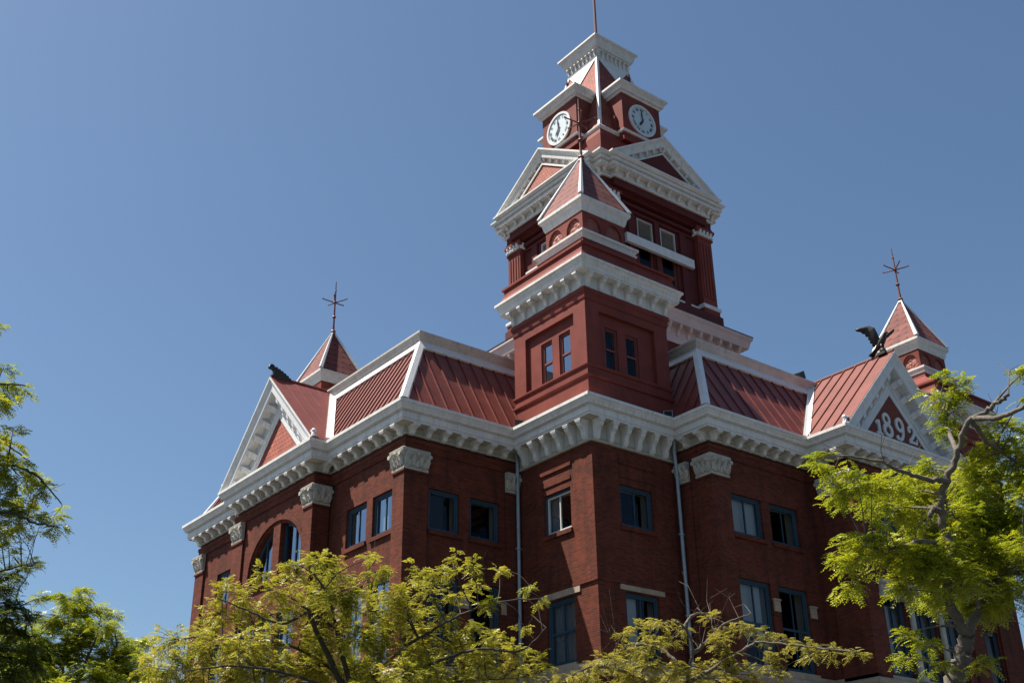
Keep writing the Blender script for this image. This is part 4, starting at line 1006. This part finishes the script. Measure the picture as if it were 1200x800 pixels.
# ------------------------------------------------------------------ trees
def frond(V, Fc, p, d, up, L, rr):
    """pinnate leaf: pairs of narrow leaflets along a drooping stalk"""
    d = d.normalized(); s = d.cross(up)
    if s.length < .1: s = d.cross(Vector((1, 0, 0)))
    s.normalize(); u = s.cross(d)
    k = 6; q = p
    base = len(V)
    # one connected island: a thin stalk with leaflets sharing its vertices
    st = []
    for j in range(k+1):
        t = j/k
        c = p+d*(L*t)-Vector((0, 0, 1))*(L*.35*t*t)
        st.append(c)
    ll = L*.32; lw = L*.15
    for j in range(1, k+1):
        t = j/k; sc = 1-.45*abs(t-.5)
        for sgn in (-1, 1):
            a = st[j]; dirv = (s*sgn*.86+d*.5-Vector((0, 0, .18+rr.random()*.25))+u*(rr.random()-.5)*.5).normalized()
            wv = dirv.cross(u).normalized()*lw*sc*.5
            i = len(V)
            V.append(tuple(a)); m_ = a+dirv*ll*sc*.5
            V.append(tuple(m_+wv)); V.append(tuple(a+dirv*ll*sc)); V.append(tuple(m_-wv))
            Fc.append((i, i+1, i+2, i+3))
def spline(pts, n=6):
    P = [Vector(p) for p in pts]; out = []
    if len(P) < 3: return [P[0].lerp(P[-1], k/n) for k in range(n+1)]
    Q = [P[0]*2-P[1]]+P+[P[-1]*2-P[-2]]
    for i in range(1, len(Q)-2):
        for k in range(n):
            t = k/n; a, b, c, d = Q[i-1:i+3]
            out.append(.5*((2*b)+(c-a)*t+(2*a-5*b+4*c-d)*t*t+(3*b-a-3*c+d)*t**3))
    out.append(P[-1]); return out
def tree(name, label, cat, base, limbs, clumps, leafm, barkm, dens, leafL, seed, group=None, bare=0, twigr=.012, flat=.45):
    """limbs: (points, r0, r1); clumps: (centre, radius). Twigs reach from the nearest limb to each clump and carry sprays of fronds"""
    rr = random.Random(seed)
    root = empty(name, base); tag(root, label, cat, group)
    tb = MB(); nodes = []
    for pts, r0, r1 in limbs:
        sp_ = spline(pts, 7); n = len(sp_)
        sp_ = [p+Vector((rr.uniform(-1, 1), rr.uniform(-1, 1), rr.uniform(-1, 1)))*(.03 if 0 < k < n-1 else 0)*min(1, r0*12) for k, p in enumerate(sp_)]
        tb.tube(sp_, [r0+(r1-r0)*k/(n-1) for k in range(n)], 10 if r0 > .06 else 6)
        nodes += [(p, r0+(r1-r0)*k/(n-1)) for k, p in enumerate(sp_) if k > 1]
    V, Fc = [], []
    def jit(s): return Vector((rr.gauss(0, 1), rr.gauss(0, 1), rr.gauss(0, 1)))*s
    for c, r in clumps:
        c = Vector(c)
        nb_ = min(nodes, key=lambda q: (q[0]-c).length+(.5 if q[0].z > c.z+.2 else 0))
        a = nb_[0]; L = (c-a).length
        mid = a.lerp(c, .5)+Vector((0, 0, .05*L))+jit(.05*L)
        rad = min(nb_[1]*.7, .012+.012*L)
        sp_ = spline([a, mid, c], 6); tb.tube(sp_, [rad+(twigr*.6-rad)*k/(len(sp_)-1) for k in range(len(sp_))], 5, False)
        ns = max(4, int(dens*1.9*r*r))
        hd = (c-a); hd.z *= .3
        hd = hd.normalized() if hd.length > .01 else Vector((1, 0, 0))
        for k in range(ns):
            off = jit(r*.43); off.z *= flat
            p0 = c-hd*r*.2+off*.35; p1 = c+off
            if p1.z < .5: continue
            md = p0.lerp(p1, .5)+Vector((0, 0, .06*r))
            tb.tube([p0, md, p1], [twigr*.6, twigr*.5, twigr*.25], 3, False)
            dr = (p1-p0); dr = dr.normalized() if dr.length > .01 else hd
            for j in range(7):
                t = j/6; q = p0.lerp(p1, .25+.75*t)+Vector((0, 0, .05*r*(1-abs(2*t-1))))+jit(.02)
                side = dr.cross(Vector((0, 0, 1))); side = side.normalized() if side.length > .01 else Vector((1, 0, 0))
                dd = dr*rr.uniform(.1, 1)+side*rr.choice((-1, 1))*rr.uniform(.4, 1)+Vector((0, 0, rr.uniform(-.35, .45)))
                frond(V, Fc, q, dd, Vector((0, 0, 1))+jit(.25), 1.15*leafL*rr.uniform(.6, 1.2), rr)
    for k in range(bare):
        a, r_ = rr.choice(nodes[len(nodes)//3:]); d = jit(1); d.z = abs(d.z)+.4; d.normalize(); L = rr.uniform(.3, .9)
        q = a+d*L*.5+jit(.06); e_ = a+d*L+jit(.12)
        tb.tube([a, q, e_], [twigr, twigr*.7, twigr*.35], 4, False)
        tb.tube([q, q+jit(.12)+Vector((0, 0, .15))], [twigr*.6, twigr*.3], 3, False)
    part('trunk', tb, barkm, root, lift=False, fix=False, smooth=True)
    cb = MB(); cb.v = V; cb.f = Fc; cb.m = [0]*len(Fc)
    part('crown', cb, leafm, root, lift=False, fix=False)
    return root
def gnd(p): return (p.x, p.y, 0)

# right: street tree with a pale forked trunk in front of the brick bay
D = 17.5
b0 = at(1120, 830, D); base = gnd(b0)
T = lambda x, y, dd=0: at(x, y, D+dd)
limbs = [([base, (base[0], base[1], b0.z*.5), T(1118, 830), T(1126, 775), T(1133, 745)], .15, .105),
         ([T(1133, 745), T(1117, 715, -.2), T(1108, 680, -.3), T(1112, 640, -.4), T(1103, 600, -.4), T(1106, 570, -.4), T(1120, 535, -.4), T(1135, 495, -.5), T(1160, 478, -.6), T(1182, 462, -.8)], .075, .025),
         ([T(1133, 745), T(1152, 705, .4), T(1166, 672, .7), T(1164, 620, 1.0), T(1174, 585, 1.2), T(1170, 560, 1.3)], .068, .025),
         ([T(1103, 600, -.4), T(1092, 596, -.5), T(1090, 606, -.6)], .05, .03),
         ([T(1112, 563, -.4), T(1085, 561, -.7), T(1055, 552, -1), T(1030, 540, -1.2), T(985, 534, -1.4)], .042, .014),
         ([T(1140, 490, -.5), T(1175, 488, -.9), T(1215, 468, -1.2)], .042, .025),
         ([T(1108, 640, -.4), T(1080, 634, -.8), T(1050, 642, -1.1), T(1015, 640, -1.3)], .04, .015),
         ([T(1138, 492, -.5), T(1160, 520, .3), T(1190, 540, .8), T(1215, 560, 1.2)], .04, .02),
         ([T(1164, 630, 1), T(1195, 625, 1.2), T(1225, 600, 1.5)], .05, .02),
         ([T(1166, 690, .6), T(1190, 660, .2), T(1220, 650, -.2)], .05, .02),
         ([T(1122, 530, -.4), T(1110, 500, .6), T(1100, 470, 1.2), T(1075, 455, 1.5)], .04, .015)]
cl = []
rr = random.Random(3)
for x, y, r_, dd in [(1108, 466, 20, .9), (1125, 450, 16, .6), (1112, 500, 18, .8), (1022, 574, 16, -1.2), (978, 549, 14, -1.3), (960, 535, 13, -1.4), (1005, 568, 24, -1.2), (985, 575, 24, -1.3),
                    (1045, 570, 22, -.6), (1090, 550, 18, -.2), (1070, 580, 36, .2), (1040, 595, 34, .1), (1118, 515, 14, .5), (1150, 560, 30, .9), (1180, 540, 30, .9), (1140, 600, 30, .9), (1190, 590, 28, 1.2), (1170, 500, 16, .4), (1195, 520, 18, .8),
                    (1010, 640, 28, -1.2), (1035, 640, 30, -1.0), (995, 660, 22, -1.2), (1000, 685, 16, -1.2), (1060, 655, 34, -.8), (1090, 660, 34, -.6), (1060, 690, 28, -.4), (1110, 640, 30, -.5), (1130, 680, 32, -.6), (1160, 650, 36, .3),
                    (1190, 650, 34, .2), (1200, 690, 30, -.1), (1175, 700, 30, .2), (1150, 720, 24, .6), (1120, 610, 26, .2), (1185, 620, 28, .9), (1090, 620, 26, .3), (1200, 610, 26, 1), (1205, 560, 26, 1), (1215, 640, 26, .1),
                    (1058, 745, 14, -.6), (1080, 755, 16, -.6), (1095, 780, 14, -.4), (1062, 770, 12, -.5), (1150, 775, 14, -.3), (1195, 440, 14, .2), (1120, 480, 14, .8), (1110, 438, 10, 1.0), (1095, 700, 22, .9), (1070, 610, 26, .9), (1130, 570, 24, 1.3), (1185, 500, 18, .5), (1172, 528, 20, .7), (1196, 470, 10, .2), (1155, 522, 16, .6), (1138, 545, 18, .7), (1205, 580, 22, .4)]:
    cl.append((T(x, y, dd+rr.uniform(-.2, .2)), r_*D/1355*1.12))
for k in range(34):   # the sides of the crown that the photograph does not look at
    a = rr.uniform(0, 6.28); q = T(1160, 610); cl.append((q+FW*rr.uniform(.6, 2.2)+R2*rr.uniform(-.6, 2.2)+Vector((0, 0, rr.uniform(-1.6, .5))), rr.uniform(.3, .45)))
tree('street_tree', 'tall leafy street tree with pale forked trunk at right, before the dated gable', 'tree', base, limbs, cl, LEAF_G, BARK, 95, .145, 11, 'street trees', 25, flat=.6, twigr=.008)

# centre left: wide crown of thin dark branches
D = 21
b0 = at(425, 860, D); base = gnd(b0)
T = lambda x, y, dd=0: at(x, y, D+dd)
root_ = T(425, 860)
limbs = [([base, (base[0], base[1], b0.z*.55), root_], .2, .15)]
for pts in [[(420, 820, 0), (405, 780, -.2), (395, 740, -.3), (362, 715, -.4), (330, 695, -.5), (290, 688, -.6)], [(425, 815, 0), (465, 765, -.3), (500, 742, -.4), (540, 720, -.5), (590, 704, -.6), (635, 702, -.7)],
            [(415, 810, .2), (370, 770, .2), (320, 752, .1), (260, 745, 0), (210, 748, 0)], [(430, 810, .3), (450, 750, .4), (440, 710, .6), (430, 675, .7), (440, 655, .8)], [(430, 815, 0), (500, 780, -.6), (560, 760, -.8), (610, 762, -1.0), (640, 735, -1.2)],
            [(410, 815, -.3), (340, 790, -.8), (280, 780, -1.1), (220, 785, -1.3)], [(450, 750, .4), (490, 700, .6), (515, 670, .8), (545, 665, .9), (590, 668, 1)], [(395, 740, -.3), (385, 700, -.2), (365, 670, -.1), (340, 660, 0)],
            [(362, 715, -.4), (330, 730, -.3), (290, 715, -.3), (255, 700, -.4)], [(430, 820, 0), (520, 800, -.3), (590, 795, -.5)], [(420, 830, .5), (400, 770, 1.5), (420, 720, 2)], [(430, 830, 0), (460, 800, -1.5), (480, 780, -2)]]:
    limbs.append(([root_]*0+[T(*p) for p in pts], .036 if pts[0][2] == 0 else .03, .009))
    if len(limbs) > 1: limbs.append(([root_, T(*pts[0])], .06, .04))
cl = []; rr = random.Random(5)
spots = [(265, 690, 20), (300, 672, 14), (290, 700, 18), (320, 690, 22), (345, 670, 20), (375, 658, 20), (395, 672, 20), (415, 690, 24), (440, 672, 18), (430, 655, 10), (460, 690, 22), (490, 668, 16), (520, 665, 14), (525, 648, 9), (555, 668, 14), (590, 672, 12), (505, 690, 16), (535, 695, 14),
         (560, 690, 10), (580, 705, 14), (470, 710, 24), (440, 715, 24), (400, 712, 26), (365, 700, 24), (340, 712, 24), (300, 725, 26), (265, 722, 24), (235, 740, 22), (205, 750, 20), (185, 762, 18), (215, 770, 26), (250, 760, 28), (285, 755, 28), (320, 750, 28), (355, 745, 26), (390, 750, 26), (425, 745, 26), (455, 740, 26), (490, 730, 22), (520, 728, 18),
         (550, 735, 18), (580, 742, 16), (600, 762, 18), (565, 765, 22), (530, 760, 24), (495, 758, 26), (460, 770, 28), (425, 780, 28), (390, 785, 28), (350, 785, 30), (310, 785, 30), (270, 790, 30), (230, 792, 28), (195, 792, 24), (540, 790, 26), (580, 792, 24), (610, 790, 20), (500, 790, 28), (460, 800, 26), (630, 775, 14), (615, 735, 8), (635, 700, 8), (620, 690, 6), (595, 790, 20), (640, 792, 12), (175, 785, 16)]
for x, y, r_ in spots: cl.append((T(x+rr.uniform(-5, 5), y+rr.uniform(-4, 4), rr.uniform(-.9, 1.0)), r_*D/1355*1.22))
for k in range(45): q = T(415, 800); cl.append((q+FW*rr.uniform(-1.8, 2.4)+R2*rr.uniform(-2.6, 2.4)+Vector((0, 0, rr.uniform(-1.2, .6))), rr.uniform(.3, .5)))
tree('street_tree', 'wide yellow-green street tree with thin dark branches before the left wing', 'tree', base, limbs, cl, LEAF_Y, BARKD, 76, .135, 21, 'street trees', 25, flat=.75, twigr=.008)

# centre right: smaller tree, sparse olive leaves and bare grey twigs
D = 20
b0 = at(800, 880, D); base = gnd(b0); T = lambda x, y, dd=0: at(x, y, D+dd); root_ = T(800, 860)
limbs = [([base, (base[0], base[1], b0.z*.5), root_], .16, .12)]
for pts in [[(800, 850, 0), (806, 790, 0), (812, 760, 0), (802, 735, 0), (790, 728, 0), (768, 732, 0)], [(806, 800, 0), (840, 780, -.3), (870, 762, -.4), (890, 752, -.5), (940, 757, -.7), (1005, 764, -1)], [(812, 765, 0), (835, 745, .2), (850, 730, .3), (880, 718, .5)],
            [(800, 830, 0), (740, 790, -.3), (700, 780, -.4), (670, 790, -.5)], [(806, 790, 0), (775, 760, .3), (740, 755, .4), (725, 765, .4)], [(802, 735, 0), (812, 720, .1), (835, 718, .2)], [(800, 840, 0), (850, 815, .5), (900, 800, .8)]]:
    limbs.append(([T(*p) for p in pts], .036, .008))
limbs.append(([root_, T(806, 800)], .1, .07))
cl = []; rr = random.Random(9)
for x, y, r_ in [(770, 728, 13), (745, 738, 14), (730, 742, 9), (800, 735, 8), (765, 755, 18), (785, 750, 14), (740, 765, 18), (715, 772, 16), (695, 780, 15), (725, 785, 22), (760, 780, 24), (795, 790, 22), (825, 785, 16), (850, 740, 12), (870, 735, 13), (840, 755, 12), (842, 748, 10), (855, 765, 12), (835, 725, 7),
                 (900, 745, 13), (925, 750, 11), (880, 738, 9), (915, 768, 10), (955, 765, 14), (940, 758, 11), (980, 764, 12), (1000, 765, 9), (1008, 768, 6), (905, 780, 14), (880, 790, 16), (910, 792, 12), (850, 790, 16), (690, 795, 16), (660, 795, 10), (740, 795, 20), (780, 800, 24), (820, 800, 20), (860, 800, 18), (895, 765, 9)]:
    cl.append((T(x, y, rr.uniform(-.7, .7)), r_*D/1355*1.05))
for k in range(18): q = T(790, 830); cl.append((q+FW*rr.uniform(-1.4, 1.8)+R2*rr.uniform(-1.6, 1.6)+Vector((0, 0, rr.uniform(-.8, .3))), rr.uniform(.25, .4)))
tree('street_tree', 'small sparse street tree with bare grey twigs below the right downspout', 'tree', base, limbs, cl, LEAF_O, BARK, 120, .12, 31, 'street trees', 32, flat=.65, twigr=.006)

# far left: tall drooping branches entering the frame
D = 19
b0 = at(-150, 860, D); base = gnd(b0); T = lambda x, y, dd=0: at(x, y, D+dd)
limbs = [([base, (base[0], base[1], 3), T(-140, 700), T(-130, 520), T(-110, 400), T(-70, 330)], .26, .05)]
for pts in [[(-135, 600, 0), (-60, 560, -.2), (0, 545, -.3), (40, 555, -.4), (72, 590, -.5)], [(-130, 500, 0), (-70, 470, 0), (-10, 450, 0), (30, 452, -.1)], [(-138, 680, 0), (-70, 630, -.4), (0, 600, -.6), (40, 612, -.8), (70, 618, -.9)], [(-140, 720, 0), (-60, 690, .3), (0, 670, .4), (35, 660, .5)],
            [(-120, 450, 0), (-60, 400, .2), (-15, 388, .3)], [(-132, 560, 0), (-60, 530, .5), (-10, 515, .7), (35, 540, .8)], [(-140, 640, 0), (-180, 600, 1), (-230, 580, 2)], [(-130, 520, 0), (-190, 480, -1), (-240, 470, -2)], [(-130, 500, 0), (-120, 440, 1.5), (-130, 420, 2.6)]]:
    limbs.append(([T(*p) for p in pts], .04, .008))
cl = []; rr = random.Random(13)
for x, y, r_ in [(2, 385, 8), (5, 430, 12), (25, 455, 12), (8, 452, 16), (-10, 470, 20), (5, 472, 10), (15, 505, 14), (0, 515, 16), (-10, 530, 22), (15, 545, 16), (35, 555, 14), (20, 570, 18), (55, 572, 9), (0, 585, 22), (35, 585, 12), (62, 606, 12), (40, 605, 16), (20, 602, 20), (70, 615, 8), (55, 600, 12), (25, 560, 16), (10, 600, 18), (20, 622, 14), (18, 540, 14), (12, 520, 12), (28, 590, 14), (45, 575, 12), (12, 462, 12), (45, 622, 12), (0, 620, 22), (10, 640, 10), (-15, 560, 26), (-30, 610, 28), (-30, 500, 24), (-5, 650, 12),
                 (-60, 560, 40), (-60, 480, 36), (-50, 630, 38), (-100, 520, 46), (-100, 600, 46), (-80, 420, 34), (-110, 460, 36), (-150, 560, 46), (-200, 580, 40), (-180, 480, 40), (-150, 420, 36)]:
    cl.append((T(x, y, rr.uniform(-.6, .6)), r_*D/1355*1.05))
for k in range(20): q = T(-120, 520); cl.append((q+FW*rr.uniform(-1.8, 2)+R2*rr.uniform(-1.5, .4)+Vector((0, 0, rr.uniform(-2, 1.6))), rr.uniform(.4, .6)))
tree('street_tree', 'tall tree at the left edge reaching drooping yellow-green sprays into the sky', 'tree', base, limbs, cl, LEAF_G, BARKD, 72, .15, 41, 'street trees', 8, flat=.5, twigr=.007)

# bottom left: darker bushy crown, with one deep green bough
D = 26
b0 = at(70, 900, D); base = gnd(b0); T = lambda x, y, dd=0: at(x, y, D+dd)
limbs = [([base, (base[0], base[1], b0.z*.6), T(70, 860)], .22, .17)]
for pts in [[(70, 850, 0), (60, 790, 0), (40, 740, 0), (20, 700, 0), (35, 670, 0)], [(70, 850, 0), (95, 790, -.2), (112, 745, -.3), (118, 722, -.3)], [(75, 850, 0), (130, 800, .3), (165, 770, .4)], [(66, 850, 0), (20, 800, .4), (-30, 760, .6)], [(70, 840, 0), (75, 780, 1), (80, 730, 1.4)], [(120, 790, 0), (136, 760, 0), (134, 735, 0)]]:
    limbs.append(([T(*p) for p in pts], .04, .009))
cl = []; rr = random.Random(17)
for x, y, r_ in [(50, 700, 12), (85, 712, 18), (110, 715, 20), (125, 735, 16), (60, 730, 26), (95, 745, 28), (125, 765, 20), (150, 750, 9), (165, 770, 11), (30, 750, 32), (70, 770, 32), (110, 790, 32), (150, 790, 22), (20, 790, 34), (60, 800, 34), (0, 770, 34), (180, 790, 14), (-20, 740, 34), (100, 692, 9), (95, 720, 16), (138, 722, 9), (75, 700, 12), (150, 765, 16), (130, 745, 18), (170, 790, 18), (90, 700, 12), (40, 765, 26), (135, 790, 24), (85, 755, 24), (15, 800, 28), (185, 800, 16)]:
    cl.append((T(x, y, rr.uniform(-.9, .9)), r_*D/1355*1.05))
for k in range(40): q = T(60, 830); cl.append((q+FW*rr.uniform(-2, 2.6)+R2*rr.uniform(-2.6, 1.9)+Vector((0, 0, rr.uniform(-1.6, 1)))
, rr.uniform(.4, .6)))
tree('street_tree', 'rounded bushy green tree in the lower left corner of the view', 'tree', base, limbs, cl, LEAF_G, BARKD, 120, .15, 51, 'street trees', 5, twigr=.007)
D = 23
b0 = at(-70, 900, D); base = gnd(b0); T = lambda x, y, dd=0: at(x, y, D+dd)
limbs = [([base, (base[0], base[1], b0.z*.6), T(-60, 820), T(-50, 740), T(-40, 700)], .18, .06)]
for pts in [[(-45, 720, 0), (-10, 690, 0), (20, 668, 0), (40, 660, 0)], [(-52, 760, 0), (0, 740, -.2), (40, 745, -.3)], [(-55, 780, 0), (-90, 730, .6), (-120, 700, 1)], [(-45, 720, 0), (-40, 680, 1), (-50, 660, 1.6)]]:
    limbs.append(([T(*p) for p in pts], .06, .012))
cl = []; rr = random.Random(19)
for x, y, r_ in [(15, 650, 8), (35, 658, 12), (20, 670, 15), (0, 690, 20), (15, 710, 20), (-10, 730, 26), (20, 740, 24), (0, 765, 26), (35, 725, 14), (45, 762, 16), (30, 785, 22), (5, 675, 12), (0, 720, 22), (-40, 700, 34), (-70, 720, 36), (-40, 750, 36), (-90, 690, 32), (10, 795, 26)]:
    cl.append((T(x, y, rr.uniform(-.7, .7)), r_*D/1355*1.05))
tree('street_tree', 'deep green tree at the lower left edge of the view', 'tree', base, limbs, cl, LEAF_D, BARKD, 95, .15, 61, 'street trees', 5)
